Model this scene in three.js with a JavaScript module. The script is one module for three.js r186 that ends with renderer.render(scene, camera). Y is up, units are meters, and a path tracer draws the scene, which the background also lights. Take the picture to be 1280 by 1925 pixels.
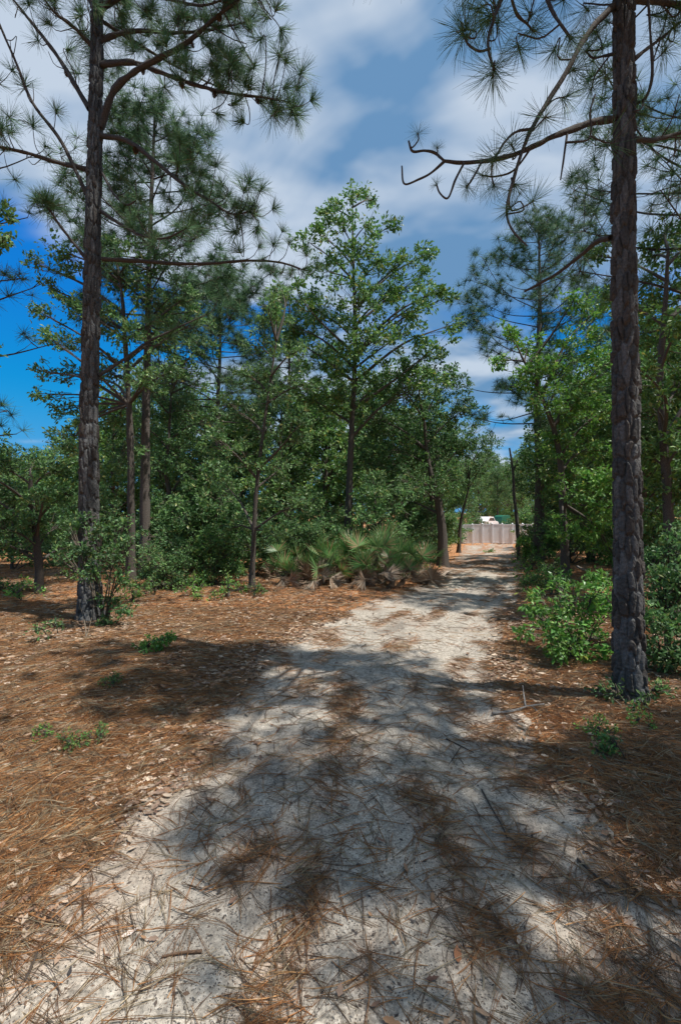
import * as THREE from 'three';
import { ImprovedNoise } from 'three/addons/math/ImprovedNoise.js';

// ------------------------------------------------------------------ camera, sky, sun, exposure
const scene = new THREE.Scene();
const F = 870, CX = 640, CY = 962.5, EYE = 1.6;          // focal length and centre in photo pixels (1280 x 1925), eye height
const camera = new THREE.PerspectiveCamera(2 * Math.atan(CY / F) * 180 / Math.PI, 1280 / 1925, 0.05, 1500);
camera.position.set(0, EYE, 0);
camera.lookAt(0, EYE, -10);
const renderer = new THREE.WebGLRenderer({ antialias: true });
renderer.toneMapping = THREE.LinearToneMapping;
renderer.toneMappingExposure = 1.22;
renderer.shadowMap.enabled = true;

const SUN = new THREE.Vector3(0.41, 0.89, 0.15).normalize();
const sun = new THREE.DirectionalLight(new THREE.Color(1.0, 0.955, 0.88), 5.0);
sun.position.copy(SUN).multiplyScalar(60);
sun.castShadow = true;
sun.shadow.radius = 1;
sun.shadow.mapSize.set(4096, 4096);
Object.assign(sun.shadow.camera, { left: -40, right: 40, top: 40, bottom: -40, near: 1, far: 160 });
scene.add(sun, sun.target);

const nz = new ImprovedNoise();
const fbm = (x, y, z, o = 4) => { let s = 0, a = 0.5, f = 1; for (let i = 0; i < o; i++) { s += a * nz.noise(x * f, y * f, z * f); a *= 0.5; f *= 2.03; } return s; };
const ss = (a, b, x) => { const t = Math.min(1, Math.max(0, (x - a) / (b - a))); return t * t * (3 - 2 * t); };
const mix = (a, b, t) => a + (b - a) * t;
const clamp = (x, a, b) => Math.min(b, Math.max(a, x));

{ // deep blue air with a broad sheet of grey-white cloud, the same field all round
  const W = 2048, H = 1024, data = new Float32Array(W * H * 4);
  for (let j = 0; j < H; j++) for (let i = 0; i < W; i++) {
    const el = ((j + 0.5) / H - 0.5) * Math.PI, a = ((i + 0.5) / W - 0.5) * 2 * Math.PI;
    const x = Math.cos(el) * Math.cos(a), z = Math.cos(el) * Math.sin(a), y = Math.sin(el);
    const up = Math.max(y, 0);
    let r = mix(0.10, 0.006, ss(0, 0.25, up)), g = mix(0.33, 0.165, ss(0, 0.45, up)), b = mix(0.62, 0.56, ss(0, 0.4, up));
    g = mix(g, 0.10, ss(0.4, 0.9, up)); b = mix(b, 0.40, ss(0.4, 0.9, up));
    const k = 1 / (up + 0.16), px = x * k, pz = z * k;
    const wx = fbm(px * 0.8 + 3.1, pz * 0.8, 1.7, 3), wz = fbm(px * 0.8, pz * 0.8 + 9.2, 4.4, 3);
    const n = fbm(px * 0.75 + wx * 1.1 + 5, pz * 1.25 + wz * 1.1, 0.5, 6) + 0.35 * fbm(px * 4.2 + wz * 2.5, pz * 6.5 + wx * 2.5, 3.3, 4);
    const front = ss(-1.75, -0.55, px + 0.18 * (pz + 1) + wx * 0.8), gap = Math.exp(-Math.pow((pz + 1.72 + wx * 0.5) / 0.22, 2));
    let c = ss(-0.14, 0.36, n + 0.62 * front - 0.31 - 0.5 * gap + 0.1 * ss(0.3, 0.6, up));
    c *= ss(-0.02, 0.1, y);
    const t = fbm(px * 1.3 + wz * 1.6, pz * 2.1 + wx * 1.6, 7.7, 6) + 0.4 * fbm(px * 5 + wx * 3, pz * 8 + wz * 3, 2.7, 4), lit = clamp(0.52 + 2.3 * t + 0.5 * n, 0, 1);
    const cr = mix(0.125, 0.475, lit), cg = mix(0.25, 0.55, lit), cb = mix(0.42, 0.64, lit);
    c *= 0.94;
    const o = (j * W + i) * 4;
    data[o] = mix(r, cr, c); data[o + 1] = mix(g, cg, c); data[o + 2] = mix(b, cb, c); data[o + 3] = 1;
  }
  const sky = new THREE.DataTexture(data, W, H, THREE.RGBAFormat, THREE.FloatType);
  sky.mapping = THREE.EquirectangularReflectionMapping;
  sky.magFilter = THREE.LinearFilter; sky.needsUpdate = true;
  scene.background = sky; scene.environment = sky;
}

// ------------------------------------------------------------------ helpers
let seedState = 1;
const seed = (n) => { seedState = (n * 2654435761) >>> 0; };
const R = () => { seedState = (seedState + 0x6d2b79f5) | 0; let t = Math.imul(seedState ^ (seedState >>> 15), 1 | seedState); t = (t + Math.imul(t ^ (t >>> 7), 61 | t)) ^ t; return ((t ^ (t >>> 14)) >>> 0) / 4294967296; };
const rr = (a, b) => a + (b - a) * R();
const gauss = () => (R() + R() + R() + R() - 2) * 0.87;
const V = (x, y, z) => new THREE.Vector3(x, y, z);
const hash2 = (i, j) => { let h = Math.imul(i, 374761393) + Math.imul(j, 668265263) | 0; h = Math.imul(h ^ (h >>> 13), 1274126177); return ((h ^ (h >>> 16)) >>> 0) / 4294967296; };
function rdir() { const z = rr(-1, 1), a = rr(0, 6.2832), s = Math.sqrt(1 - z * z); return V(s * Math.cos(a), z, s * Math.sin(a)); }

// a pixel of the photograph and a depth in metres, as a point of the place
const at = (px, py, d) => V((px - CX) / F * d, EYE + (CY - py) / F * d, -d);

// the track's middle and half width by depth
const TR = [[-14, -1.0, 1.5], [0, -0.05, 1.5], [1.5, 0.0, 1.35], [2.2, 0.1, 1.25], [3, 0.12, 1.2], [3.8, 0.2, 1.22], [5, 0.42, 1.3], [6.8, 1.0, 1.36], [9.3, 2.45, 1.22], [12, 3.55, 1.22], [16.5, 5.2, 1.3], [24, 7.75, 1.5], [34, 10.85, 1.8], [60, 19, 2]];
function tr(d) { let i = 1; while (i < TR.length - 1 && TR[i][0] < d) i++; const a = TR[i - 1], b = TR[i], t = clamp((d - a[0]) / (b[0] - a[0]), 0, 1); return [mix(a[1], b[1], t), mix(a[2], b[2], t)]; }
const halfLeft = (d) => tr(d)[1] + 0.22 * fbm(d * 0.9, 3, 1, 3) + 0.12 * nz.noise(d * 5.1, 8, 2);
const halfRight = (d) => tr(d)[1] + 0.22 * fbm(d * 0.9, 13, 6, 3) + 0.12 * nz.noise(d * 5.3, 18, 2);
const inside = (x, z) => { const d = -z, [c] = tr(d); return x < c ? halfLeft(d) - (c - x) : halfRight(d) - (x - c); };  // metres inside the sandy track
function relief(x, z) { return 0.022 * nz.noise(x * 2.7, 0, z * 2.7) + 0.008 * nz.noise(x * 7.3, 4, z * 7.3) + 0.004 * nz.noise(x * 19, 7, z * 19); }
function gh(x, z) {
  const d = -z, [c, w] = tr(d), u = (x - c) / w;
  const rut = -0.035 * (Math.exp(-Math.pow((u - 0.62) / 0.25, 2)) + Math.exp(-Math.pow((u + 0.62) / 0.25, 2)));
  return -0.9 * ss(8, 36, d) + 0.5 * ss(42, 75, d) + 0.10 * nz.noise(x * 0.35, 2, z * 0.35) * ss(2.5, 6, Math.hypot(x, z)) + 0.06 * ss(-0.2, -1.2, inside(x, z)) + rut * ss(1.4, 0.8, Math.abs(u)) + relief(x, z);
}
const onGround = (x, z, dy = 0) => V(x, gh(x, z) + dy, z);
function groundAt(px, py) { let lo = 1, hi = 90; for (let k = 0; k < 40; k++) { const m = (lo + hi) / 2, p = at(px, py, m); if (p.y > gh(p.x, p.z)) lo = m; else hi = m; } return at(px, py, lo); }
const baseAt = (px, d) => { const x = (px - CX) / F * d; return V(x, gh(x, -d), -d); };
// how much pine straw lies on a spot, 0 to 1
function straw(x, z) {
  const ins = inside(x, z), n = fbm(x * 0.9 + 4, 1, z * 0.9, 4), m = fbm(x * 2.6, 5, z * 1.6, 3), d = -z;
  const off = ss(0.42, -0.28, ins + 1.0 * m + 0.35 * n), c = tr(d)[0], st = fbm((x - c) * 2.3 + 2, 11, z * 0.75, 4);
  const on = ss(0.02, 0.36, st + 0.35 * m + 0.02) * 0.5 + ss(9, 17, d) * 0.6 * ss(-0.25, 0.2, n + m);
  return clamp(Math.max(off * (0.75 + 0.5 * n), on), 0, 1);
}

let gh0 = 0;
const used = {};
const numbered = (n) => { const k = used[n] = (used[n] ?? -1) + 1; return k ? n + '_' + String(k).padStart(3, '0') : n; };
function thing(name, label, category, p, group) {
  const o = new THREE.Group(); o.name = numbered(name); o.position.copy(p); o.userData = { label, category }; if (group) o.userData.group = group;
  scene.add(o); return o;
}
function copyOf(src, label, p, turn, scale = 1, group) {
  const o = src.clone(); o.name = numbered(src.name.replace(/_\d{3}$/, '')); o.position.copy(p); o.rotation.y = turn; o.scale.setScalar(scale);
  o.userData = { label, category: src.userData.category }; if (group ?? src.userData.group) o.userData.group = group ?? src.userData.group;
  scene.add(o); return o;
}
function meshOf(name, geo, mat, parent, kind) {
  const m = new THREE.Mesh(geo, mat); m.name = parent === scene ? numbered(name) : name; m.castShadow = m.receiveShadow = true;
  if (kind) m.userData.kind = kind;
  parent.add(m); return m;
}
class GB { // collects triangles, in world or local metres
  constructor(o = V(0, 0, 0)) { this.o = o; this.p = []; this.c = []; this.u = []; this.i = []; }
  v(x, y, z, r = 1, g = 1, b = 1, u = 0, w = 0) { this.p.push(x - this.o.x, y - this.o.y, z - this.o.z); this.c.push(r, g, b); this.u.push(u, w); return this.p.length / 3 - 1; }
  t(a, b, c) { this.i.push(a, b, c); }
  q(a, b, c, d) { this.i.push(a, b, c, a, c, d); }
  geo(smooth = true) {
    const g = new THREE.BufferGeometry();
    g.setAttribute('position', new THREE.Float32BufferAttribute(this.p, 3));
    g.setAttribute('color', new THREE.Float32BufferAttribute(this.c, 3));
    g.setAttribute('uv', new THREE.Float32BufferAttribute(this.u, 2));
    g.setIndex(this.i);
    if (smooth) g.computeVertexNormals();
    return g;
  }
}
const curve = (pts, n) => pts.length < 2 ? pts : new THREE.CatmullRomCurve3(pts, false, 'centripetal').getPoints(n);
const tmpA = V(0, 0, 0), tmpB = V(0, 0, 0);
function tube(g, pts, rad, sides = 6, col = [1, 1, 1], wob = 0) {
  const n = pts.length, T = V(0, 0, 0), N = V(0, 0, 0), B = V(0, 0, 0);
  let prev = -1, len = 0;
  T.subVectors(pts[1], pts[0]).normalize(); N.set(T.z, T.x, T.y); if (Math.abs(N.dot(T)) > 0.9) N.set(1, 0, 0); N.addScaledVector(T, -N.dot(T)).normalize();
  for (let k = 0; k < n; k++) {
    const a = pts[Math.max(0, k - 1)], b = pts[Math.min(n - 1, k + 1)];
    T.subVectors(b, a).normalize(); N.addScaledVector(T, -N.dot(T)).normalize(); B.crossVectors(T, N);
    const r = typeof rad === 'function' ? rad(k / (n - 1)) : mix(rad[0], rad[1], k / (n - 1));
    if (k) len += pts[k].distanceTo(pts[k - 1]);
    const first = g.p.length / 3;
    for (let s = 0; s <= sides; s++) {
      const th = (s % sides) / sides * 6.28318, q = r * (1 + (wob ? wob * nz.noise(pts[k].x * 9 + Math.cos(th) * 2, pts[k].y * 6, pts[k].z * 9 + Math.sin(th) * 2) : 0));
      g.v(pts[k].x + (N.x * Math.cos(th) + B.x * Math.sin(th)) * q, pts[k].y + (N.y * Math.cos(th) + B.y * Math.sin(th)) * q, pts[k].z + (N.z * Math.cos(th) + B.z * Math.sin(th)) * q, col[0], col[1], col[2], s / sides * Math.max(0.06, 6.28 * r), len);
    }
    if (prev >= 0) for (let s = 0; s < sides; s++) g.q(prev + s, prev + s + 1, first + s + 1, first + s);
    prev = first;
  }
  const tip = pts[n - 1], c = g.v(tip.x + T.x * 0.003, tip.y + T.y * 0.003, tip.z + T.z * 0.003, col[0], col[1], col[2], 0, len);
  for (let s = 0; s < sides; s++) g.t(prev + s, prev + s + 1, c);
}

// ------------------------------------------------------------------ textures and materials
function canvasTex(w, h, draw, srgb = true, rep = 1) {
  const c = document.createElement('canvas'); c.width = w; c.height = h; draw(c.getContext('2d'), w, h);
  const t = new THREE.CanvasTexture(c); if (srgb) t.colorSpace = THREE.SRGBColorSpace;
  t.wrapS = t.wrapT = THREE.RepeatWrapping; t.repeat.set(rep, rep); return t;
}
function dataTex(n, f, srgb) { // f(i, j) -> [r, g, b] 0..255
  const d = new Uint8Array(n * n * 4);
  for (let j = 0; j < n; j++) for (let i = 0; i < n; i++) { const c = f(i, j), o = (j * n + i) * 4; d[o] = c[0]; d[o + 1] = c[1]; d[o + 2] = c[2]; d[o + 3] = 255; }
  const t = new THREE.DataTexture(d, n, n); if (srgb) t.colorSpace = THREE.SRGBColorSpace;
  t.wrapS = t.wrapT = THREE.RepeatWrapping; t.magFilter = THREE.LinearFilter; t.needsUpdate = true; return t;
}
// noise that repeats over n pixels
const tileNoise = (i, j, n, cells, s) => { const x = i / n * cells, y = j / n * cells, f = (a, b) => nz.noise(a + s, b + s * 1.7, s); const u = i / n, v = j / n; return f(x, y) * (1 - u) * (1 - v) + f(x - cells, y) * u * (1 - v) + f(x, y - cells) * (1 - u) * v + f(x - cells, y - cells) * u * v; };
seed(11);
const sandMap = canvasTex(1024, 1024, (g, w, h) => { // 1.4 m of pale sand with dark organic specks
  const im = g.createImageData(w, h);
  for (let j = 0; j < h; j++) for (let i = 0; i < w; i++) {
    const o = (j * w + i) * 4, v = 214 + 70 * tileNoise(i, j, w, 40, 2.3) + 70 * tileNoise(i, j, w, 110, 5.1) + rr(-30, 30);
    im.data[o] = v; im.data[o + 1] = v * 0.985; im.data[o + 2] = v * 0.965; im.data[o + 3] = 255;
  }
  g.putImageData(im, 0, 0);
  for (let k = 0; k < 9000; k++) {
    const x = R() * w, y = R() * h, l = rr(0.6, 5) * (R() < 0.1 ? 2 : 1), a = R() * 6.28, t = rr(0.8, 2.2), q = R();
    g.strokeStyle = q < 0.6 ? `rgba(58,50,46,${rr(0.35, 0.9)})` : q < 0.85 ? `rgba(105,72,48,${rr(0.4, 0.9)})` : `rgba(250,246,240,0.7)`;
    g.lineWidth = t;
    for (const ox of [-w, 0, w]) for (const oy of [-h, 0, h]) { if (x + ox < -20 || x + ox > w + 20 || y + oy < -20 || y + oy > h + 20) continue; g.beginPath(); g.moveTo(x + ox, y + oy); g.lineTo(x + ox + Math.cos(a) * l, y + oy + Math.sin(a) * l); g.stroke(); }
  }
});
const strawMap = canvasTex(1024, 1024, (g, w, h) => { // 1.6 m of matted pine needles, leaf bits and duff
  g.fillStyle = 'rgb(128,96,70)'; g.fillRect(0, 0, w, h);
  for (let k = 0; k < 16000; k++) {
    const x = R() * w, y = R() * h, l = rr(20, 110), a = R() * 6.28, bend = rr(-0.5, 0.5), q = R();
    const b = rr(0.55, 1.25), c = q < 0.45 ? [202, 136, 78] : q < 0.60 ? [144, 104, 68] : q < 0.74 ? [96, 76, 60] : [216, 194, 156];
    g.strokeStyle = `rgb(${c.map((e) => Math.min(255, e * b) | 0).join(',')})`; g.lineWidth = rr(0.8, 2.2);
    for (const ox of [-w, 0, w]) for (const oy of [-h, 0, h]) { if (x + ox < -120 || x + ox > w + 120 || y + oy < -120 || y + oy > h + 120) continue; g.beginPath(); g.moveTo(x + ox, y + oy); g.quadraticCurveTo(x + ox + Math.cos(a) * l / 2 - Math.sin(a) * l * bend * 0.3, y + oy + Math.sin(a) * l / 2 + Math.cos(a) * l * bend * 0.3, x + ox + Math.cos(a) * l, y + oy + Math.sin(a) * l); g.stroke(); }
  }
});
const barkBump = dataTex(512, (i, j) => { const v = 128 + 150 * tileNoise(i, j, 512, 14, 1.1) + 90 * tileNoise(i, j * 0.999, 512, 44, 6.6) + 50 * tileNoise(i, j, 512, 110, 9.2); const c = clamp(v, 0, 255); return [c, c, c]; });
const barkTone = dataTex(512, (i, j) => { const v = 205 + 70 * tileNoise(i, j, 512, 18, 21.1) + 60 * tileNoise(i, j, 512, 70, 16.6) + 40 * tileNoise(i, j, 512, 160, 3.2), c = clamp(v, 0, 255); return [c, c, c * 0.99]; }, true);
for (const t of [barkBump, barkTone]) t.repeat.set(3, 3);
sandMap.repeat.set(1 / 1.4, 1 / 1.4); strawMap.repeat.set(1 / 1.6, 1 / 1.6);
const std = (o) => new THREE.MeshStandardMaterial({ roughness: 0.9, side: THREE.DoubleSide, ...o });
const M = {
  sand: std({ map: sandMap, bumpMap: sandMap, bumpScale: 0.006, vertexColors: true, roughness: 0.95 }),
  duff: std({ map: strawMap, bumpMap: strawMap, bumpScale: 0.012, vertexColors: true, roughness: 0.95 }),
  bark: std({ map: barkTone, bumpMap: barkBump, bumpScale: 0.006, vertexColors: true, roughness: 0.95 }),
  twig: std({ vertexColors: true, map: barkTone, bumpMap: barkBump, bumpScale: 0.003 }),
  leaf: new THREE.MeshPhysicalMaterial({ vertexColors: true, roughness: 0.85, transmission: 0.46, thickness: 0, side: THREE.DoubleSide, specularIntensity: 0.6, clearcoat: 0.28, clearcoatRoughness: 0.28 }),
  needle: new THREE.MeshPhysicalMaterial({ vertexColors: true, roughness: 0.8, side: THREE.DoubleSide, transmission: 0.12, thickness: 0 }),
  litter: std({ roughness: 0.85 }),
  deadLeaf: std({ roughness: 0.85, vertexColors: true }),
  vinyl: std({ color: new THREE.Color(0.82, 0.85, 0.90), roughness: 0.45 }),
};

// ------------------------------------------------------------------ ground and track
function axis(lo, hi, fineLo, fineHi, step, grow) {
  const a = []; for (let x = fineLo; x <= fineHi + 1e-6; x += step) a.push(x);
  let s = step; for (let x = fineHi + s; ; s *= grow, x += s) { a.push(Math.min(x, hi)); if (x >= hi) break; }
  s = step; for (let x = fineLo - s; ; s *= grow, x -= s) { a.unshift(Math.max(x, lo)); if (x <= lo) break; }
  return a;
}
{
  const xs = axis(-420, 420, -5.5, 5.5, 0.065, 1.07), zs = axis(-700, 120, -11, -0.8, 0.065, 1.06), g = new GB();
  for (const z of zs) for (const x of xs) {
    const ins = Math.abs(x) < 60 && z > -70 ? inside(x, z) : -9, s = straw(x, z);
    const y = gh(x, z) - 0.06 * ss(0.03, 0.3, ins);
    const leafy = ss(-0.05, 0.3, fbm(x * 0.7 + 9, 2, z * 0.7, 3)), n = 1.22 + 0.5 * fbm(x * 1.7, 3, z * 1.7, 4);
    const k = clamp(s, 0, 1), bare = ss(0.05, 0.35, fbm(x * 1.1, 8, z * 1.1, 3) + (ins > -1 ? 0.1 : -0.05));
    const r = mix(mix(0.98, 0.86, leafy), 1.0, k * 0.5) * n, gg = mix(mix(0.86, 0.82, leafy), 0.80, k * 0.5) * n, b = mix(mix(0.80, 0.82, leafy), 0.66, k * 0.5) * n;
    g.v(x, y, z, mix(r, 1.05, bare * 0.3), mix(gg, 1.0, bare * 0.3), mix(b, 0.95, bare * 0.3), x, z);
  }
  const w = xs.length; for (let j = 0; j < zs.length - 1; j++) for (let i = 0; i < w - 1; i++) g.q(j * w + i, (j + 1) * w + i, (j + 1) * w + i + 1, j * w + i + 1);
  const m = meshOf('ground', g.geo(), M.duff, scene, 'structure'); m.userData.label = 'pine straw and leaf covered woodland floor on both sides of the track'; m.userData.category = 'ground';
}
{
  const ds = axis(-13, 35.4, 0.8, 10, 0.06, 1.05), g = new GB(), NC = 60;
  for (const d of ds) { const [c] = tr(d), l = halfLeft(d), r = halfRight(d);
    for (let i = 0; i <= NC; i++) {
      const u = i / NC * 2 - 1, x = u < 0 ? c + u * l : c + u * r, z = -d, s = straw(x, z), y = gh(x, z) + 0.006;
      const n = 0.93 + 0.3 * fbm(x * 1.3, 3, z * 1.3, 4), dirt = ss(0.08, 0.4, fbm(x * 1.9 + 7, 6, z * 1.2, 4)), far = ss(10, 20, d);
      let cr = 0.60 * n, cg = 0.55 * n, cb = 0.48 * n;
      cr = mix(cr, 0.22, dirt * 0.6); cg = mix(cg, 0.185, dirt * 0.6); cb = mix(cb, 0.155, dirt * 0.6);
      const k = s * mix(0.66, 1.0, far); cr = mix(cr, 0.46, k); cg = mix(cg, 0.205, k); cb = mix(cb, 0.085, k);
      g.v(x, y, z, cr, cg, cb, x, z);
    } }
  const w = NC + 1; for (let j = 0; j < ds.length - 1; j++) for (let i = 0; i < w - 1; i++) g.q(j * w + i, j * w + i + 1, (j + 1) * w + i + 1, (j + 1) * w + i);
  const m = meshOf('sandy_track', g.geo(), M.sand, scene, 'structure'); m.userData.label = 'pale sandy track curving away to the right between the trees'; m.userData.category = 'track';
}

// ------------------------------------------------------------------ fence and things beyond it
function box(g, cx, cy, cz, sx, sy, sz, turn = 0, col = [1, 1, 1], bev = 0) {
  const b = new THREE.BoxGeometry(sx, sy, sz), p = b.attributes.position, n = g.p.length / 3, c = Math.cos(turn), s = Math.sin(turn);
  for (let i = 0; i < p.count; i++) { const x = p.getX(i), y = p.getY(i), z = p.getZ(i); g.v(cx + x * c + z * s, cy + y, cz - x * s + z * c, ...col); }
  for (const k of b.index.array) g.i.push(n + k);
}
{
  const A = baseAt(780, 37.5), B = baseAt(1060, 35.2), dir = B.clone().sub(A).setY(0), L = dir.length(); dir.normalize();
  const turn = Math.atan2(-dir.z, dir.x), n = Math.round(L / 0.74), step = L / n;
  const f = thing('vinyl_fence', 'low white vinyl panel fence closing the far end of the track', 'fence', A);
  const yAt = (k) => gh(A.x + dir.x * k * step, A.z + dir.z * k * step);
  const panel = new GB(); box(panel, 0, 0.79, 0, step - 0.085, 1.42, 0.035); const pg = panel.geo(false);
  const rail = new GB(); box(rail, 0, 0, 0, step - 0.07, 0.09, 0.06); const rg = rail.geo(false);
  const post = new GB(); box(post, 0, 0.75, 0, 0.1, 1.62, 0.1); const pog = post.geo(false);
  const cap = new GB(); { const c = [[-0.065, 1.56, -0.065], [0.065, 1.56, -0.065], [0.065, 1.56, 0.065], [-0.065, 1.56, 0.065]].map((e) => cap.v(...e)), tip = cap.v(0, 1.65, 0); for (let i = 0; i < 4; i++) cap.t(c[(i + 1) % 4], c[i], tip); cap.q(c[0], c[1], c[2], c[3]); }
  const cg = cap.geo(false);
  for (let k = 0; k <= n; k++) {
    const put = (o, kk, dy = 0) => { o.position.set(dir.x * kk * step, yAt(kk) - A.y + dy, dir.z * kk * step); o.rotation.y = turn; };
    const p = meshOf('post', pog, M.vinyl, f); put(p, k); meshOf('cap', cg, M.vinyl, p);
    if (k < n) { put(meshOf('panel', pg, M.vinyl, f), k + 0.5); put(meshOf('rail', rg, M.vinyl, f), k + 0.5, 1.5); put(meshOf('rail', rg, M.vinyl, f), k + 0.5, 0.08); }
  }
}
{ // white car behind the fence
  const p = baseAt(914, 60), v = thing('parked_car', 'white car parked beyond the fence, only its roof and windows showing', 'car', p);
  const white = std({ color: new THREE.Color(0.75, 0.72, 0.71), roughness: 0.35 }), dark = std({ color: new THREE.Color(0.02, 0.025, 0.03), roughness: 0.12 }), rub = std({ color: new THREE.Color(0.02, 0.02, 0.02) });
  const prof = [[-2.1, 0.32], [2.15, 0.32], [2.2, 0.72], [1.85, 0.9], [0.95, 1.0], [0.35, 1.5], [-1.0, 1.54], [-1.75, 1.05], [-2.15, 0.98]];
  const bg = new THREE.ExtrudeGeometry(new THREE.Shape(prof.map((e) => new THREE.Vector2(...e))), { depth: 1.5, bevelEnabled: true, bevelSize: 0.05, bevelThickness: 0.08, bevelSegments: 2 }); bg.translate(0, 0, -0.75);
  meshOf('body', bg, white, v);
  const ws = new GB(); ws.q(ws.v(0.98, 1.06, -0.66), ws.v(0.98, 1.06, 0.66), ws.v(0.46, 1.49, 0.6), ws.v(0.46, 1.49, -0.6)); meshOf('windshield', ws.geo(), dark, v);
  for (const s of [-1, 1]) { const w = new GB(), z = s * 0.834; w.q(w.v(0.74, 1.04, z), w.v(0.3, 1.42, z), w.v(-0.95, 1.44, z), w.v(-1.4, 1.06, z)); meshOf('side_window', w.geo(), dark, v); }
  const wg = new THREE.CylinderGeometry(0.32, 0.32, 0.2, 20); wg.rotateX(Math.PI / 2);
  for (const [x, z] of [[1.35, 0.75], [1.35, -0.75], [-1.3, 0.75], [-1.3, -0.75]]) meshOf('wheel', wg, rub, v).position.set(x, 0.32, z);
  v.rotation.y = 0.9; v.position.y += 0.02;
}
{ // green covered trailer beside it
  const p = baseAt(944, 62), t = thing('covered_trailer', 'dark green rounded canopy beside the white car beyond the fence', 'trailer', p);
  const sh = new THREE.Shape(); sh.moveTo(-1.05, 0.6); sh.lineTo(-1.05, 1.75); sh.quadraticCurveTo(-1.0, 2.25, -0.4, 2.33); sh.lineTo(0.4, 2.35); sh.quadraticCurveTo(1.0, 2.25, 1.05, 1.75); sh.lineTo(1.05, 0.6);
  const g = new THREE.ExtrudeGeometry(sh, { depth: 2.4, bevelEnabled: true, bevelSize: 0.04, bevelThickness: 0.05, bevelSegments: 2, curveSegments: 8 }); g.translate(0, 0, -1.2);
  meshOf('canopy', g, std({ color: new THREE.Color(0.01, 0.13, 0.075), roughness: 0.6 }), t);
  const f = new GB(); box(f, 0, 0.5, 0, 2.0, 0.14, 2.5); meshOf('frame', f.geo(false), std({ color: new THREE.Color(0.04, 0.04, 0.04) }), t);
  const wg = new THREE.CylinderGeometry(0.3, 0.3, 0.18, 16); wg.rotateZ(Math.PI / 2);
  for (const s of [-1, 1]) meshOf('wheel', wg, std({ color: new THREE.Color(0.02, 0.02, 0.02) }), t).position.set(s * 1.0, 0.3, 0);
  t.rotation.y = 0.3; t.position.y += 0.02; t.scale.setScalar(0.7);
}

// ------------------------------------------------------------------ pines
// a spray of long needles round the tip of a twig; its axis is +y
function tuftGeo(k, n, len, rad, seg, spread) {
  seed(400 + k); const g = new GB(); n = Math.round(n * rr(0.6, 1.2)); len *= rr(0.82, 1.18); spread *= rr(0.55, 1.1); const one = rr(0, 6.28), lop = rr(0, 0.7);
  for (let i = 0; i < n; i++) {
    const th = R() * 6.2832, ph = Math.pow(R(), 0.7) * spread * (1 + lop * 0.5 * Math.cos(th - one)) + 0.08, l = len * rr(0.75, 1.1), y0 = rr(-0.25, 0.03) * len * 0.9;
    const d = V(Math.sin(ph) * Math.cos(th), Math.cos(ph), Math.sin(ph) * Math.sin(th)), p0 = V(0, y0, 0), side = V(-Math.sin(th), 0, Math.cos(th));
    const sag = rr(0.03, 0.3) * l, twist = rr(-0.1, 0.1) * l, q = R(), c = q < 0.7 ? [0.055, 0.165, 0.058] : q < 0.93 ? [0.10, 0.215, 0.060] : [0.14, 0.10, 0.04], b = rr(0.7, 1.25);
    const pts = []; for (let s = 0; s <= seg; s++) { const t = s / seg; pts.push(V(p0.x + d.x * l * t + side.x * twist * t * t, p0.y + d.y * l * t - sag * t * t, p0.z + d.z * l * t + side.z * twist * t * t)); }
    const N = V(0, 1, 0).cross(d).normalize(), B = V(0, 0, 0).crossVectors(d, N); let prev = -1;
    for (let s = 0; s <= seg; s++) {
      const r = rad * (s === seg ? 0.35 : 1), f = g.p.length / 3;
      for (let m = 0; m < 3; m++) { const a = m * 2.0944; g.v(pts[s].x + (N.x * Math.cos(a) + B.x * Math.sin(a)) * r, pts[s].y + (N.y * Math.cos(a) + B.y * Math.sin(a)) * r, pts[s].z + (N.z * Math.cos(a) + B.z * Math.sin(a)) * r, c[0] * b, c[1] * b, c[2] * b); }
      if (prev >= 0) for (let m = 0; m < 3; m++) g.q(prev + m, prev + (m + 1) % 3, f + (m + 1) % 3, f + m);
      prev = f;
    }
  }
  return g.geo();
}
const TUFT = [], TUFTM = [], TUFTF = [];
for (let k = 0; k < 6; k++) { TUFT.push(tuftGeo(k, 95, 0.25, 0.0013, 3, 1.75)); TUFTM.push(tuftGeo(10 + k, 120, 0.26, 0.0021, 2, 1.7)); TUFTF.push(tuftGeo(20 + k, 46, 0.27, 0.0034, 1, 1.7)); }
const UP = V(0, 1, 0), qq = new THREE.Quaternion(), q2 = new THREE.Quaternion();

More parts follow.
